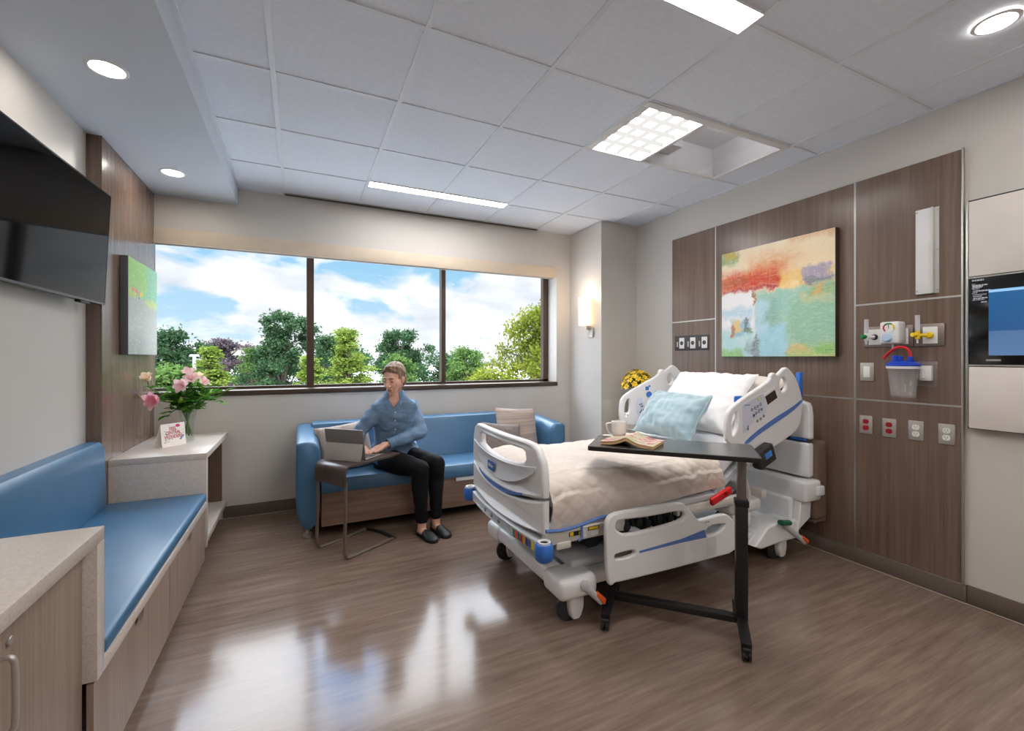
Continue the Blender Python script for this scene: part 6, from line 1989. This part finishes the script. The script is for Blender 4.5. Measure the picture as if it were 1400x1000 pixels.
M_pole = mat('grey_lamp_pole', (158, 166, 176), 0.5, metal=0.3)
t = thing('street_lamp', 'twin-headed grey lamp post beyond the last window pane', 'street lamp', (16.75, 40, GZ))
part('pole', MB().cyl((16.75, 40, GZ), (16.75, 40, 3.25), 0.13, 0.09, 12), M_pole, t)
for e in (-1, 1):
    part('lamp_head', MB().box(16.75 + e * 0.2, 16.75 + e * 0.95, 39.85, 40.15, 3.18, 3.32, 0.03).tube([(16.75, 40, 3.22), (16.75 + e * 0.3, 40, 3.25)], 0.05, 8), M_pole, t)
t = thing('street_lamp', 'short pale lamp post rising behind the flower bouquet', 'street lamp', (-4.45, 25, GZ))
part('pole', MB().cyl((-4.45, 25, GZ), (-4.45, 25, 1.40), 0.075, 0.07, 12), mat('white_lamp_pole', (206, 212, 216), 0.5), t)
part('lamp_head', MB().cyl((-4.45, 25, 1.38), (-4.45, 25, 1.47), 0.20, 0.18, 16, 0.02), bpy.data.materials['white_lamp_pole'], t)

# ================================================================== SKY, SUN, LOOK
w = bpy.data.worlds.new('sky')
SC.world = w
w.use_nodes = True
nt = w.node_tree
for n_ in list(nt.nodes):
    nt.nodes.remove(n_)
def N(kind, **kw):
    x = nt.nodes.new(kind)
    for k, v in kw.items():
        setattr(x, k, v)
    return x
def MA(op, a, b=None, cl=False):
    x = N('ShaderNodeMath', operation=op, use_clamp=cl)
    for i, v in enumerate((a, b)):
        if v is None: continue
        if isinstance(v, (int, float)): x.inputs[i].default_value = v
        else: nt.links.new(v, x.inputs[i])
    return x.outputs[0]
tc = N('ShaderNodeTexCoord')
sep = N('ShaderNodeSeparateXYZ'); nt.links.new(tc.outputs['Generated'], sep.inputs[0])
mp = N('ShaderNodeMapping'); mp.inputs['Scale'].default_value = (2.6, 2.6, 5.6); mp.inputs['Location'].default_value = (3.3, 0.2, 1.9)
nt.links.new(tc.outputs['Generated'], mp.inputs['Vector'])
def NO(scale, det, rough, dist=0.0, vec=None):
    x = N('ShaderNodeTexNoise'); x.inputs['Scale'].default_value = scale; x.inputs['Detail'].default_value = det; x.inputs['Roughness'].default_value = rough; x.inputs['Distortion'].default_value = dist
    nt.links.new(vec or mp.outputs['Vector'], x.inputs['Vector'])
    return x.outputs['Fac']
n1 = NO(1.5, 8, 0.52, 0.25)
def RAMP(f, st):
    r = N('ShaderNodeValToRGB'); e = r.color_ramp.elements
    while len(e) < len(st): e.new(0.5)
    for i, (p, c) in enumerate(st): e[i].position = p; e[i].color = c
    nt.links.new(f, r.inputs['Fac']); return r.outputs['Color']
cov = RAMP(n1, [(0.405, (0, 0, 0, 1)), (0.47, (1, 1, 1, 1))])
mp2 = N('ShaderNodeMapping'); mp2.inputs['Scale'].default_value = (3.4, 3.4, 9.0); mp2.inputs['Location'].default_value = (1.3, 2.1, 0.4)
nt.links.new(tc.outputs['Generated'], mp2.inputs['Vector'])
n2 = NO(1.7, 6, 0.55, 0.2, mp2.outputs['Vector'])
shade = RAMP(n2, [(0.32, (0.60, 0.64, 0.71, 1)), (0.46, (0.76, 0.78, 0.82, 1)), (0.58, (0.94, 0.94, 0.94, 1))])
blue = RAMP(sep.outputs['Z'], [(0.0, (0.52, 0.68, 0.80, 1)), (0.20, (0.28, 0.53, 0.75, 1)), (0.6, (0.14, 0.34, 0.70, 1))])
mx = N('ShaderNodeMix', data_type='RGBA')
nt.links.new(cov, mx.inputs[0]); nt.links.new(blue, mx.inputs[6]); nt.links.new(shade, mx.inputs[7])
# upper sky boosted, above the view, to push more light through the window
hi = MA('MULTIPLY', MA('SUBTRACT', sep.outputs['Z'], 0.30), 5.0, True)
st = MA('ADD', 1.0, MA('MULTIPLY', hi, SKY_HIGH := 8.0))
bg = N('ShaderNodeBackground')
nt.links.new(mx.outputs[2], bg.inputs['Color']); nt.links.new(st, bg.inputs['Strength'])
out = N('ShaderNodeOutputWorld')
nt.links.new(bg.outputs[0], out.inputs['Surface'])

sl = bpy.data.lights.new('sun', 'SUN'); sl.energy = 1.3; sl.angle = math.radians(3); sl.color = (1.0, 0.95, 0.86)
so = bpy.data.objects.new('sun', sl); COL.objects.link(so)
so.rotation_euler = Vector((0.35, 0.75, -0.85)).to_track_quat('-Z', 'Y').to_euler()

# sconce bulb
pl = bpy.data.lights.new('sconce_bulb', 'POINT'); pl.energy = 2.0; pl.color = (1.0, 0.78, 0.55); pl.shadow_soft_size = 0.03
po = bpy.data.objects.new('sconce_bulb', pl); COL.objects.link(po); po.location = (2.625, 3.89, 1.99)

vs = SC.view_settings
vs.view_transform = 'Standard'
vs.look = 'None'
vs.gamma = 1.0
vs.use_curve_mapping = False
vs.exposure = 0.4
SC.cycles.use_denoising = True
SC.cycles.max_bounces = 10
SC.cycles.diffuse_bounces = 6
SC.cycles.transparent_max_bounces = 12
SC.cycles.caustics_reflective = False
SC.cycles.caustics_refractive = False
SC.cycles.sample_clamp_indirect = 6.0
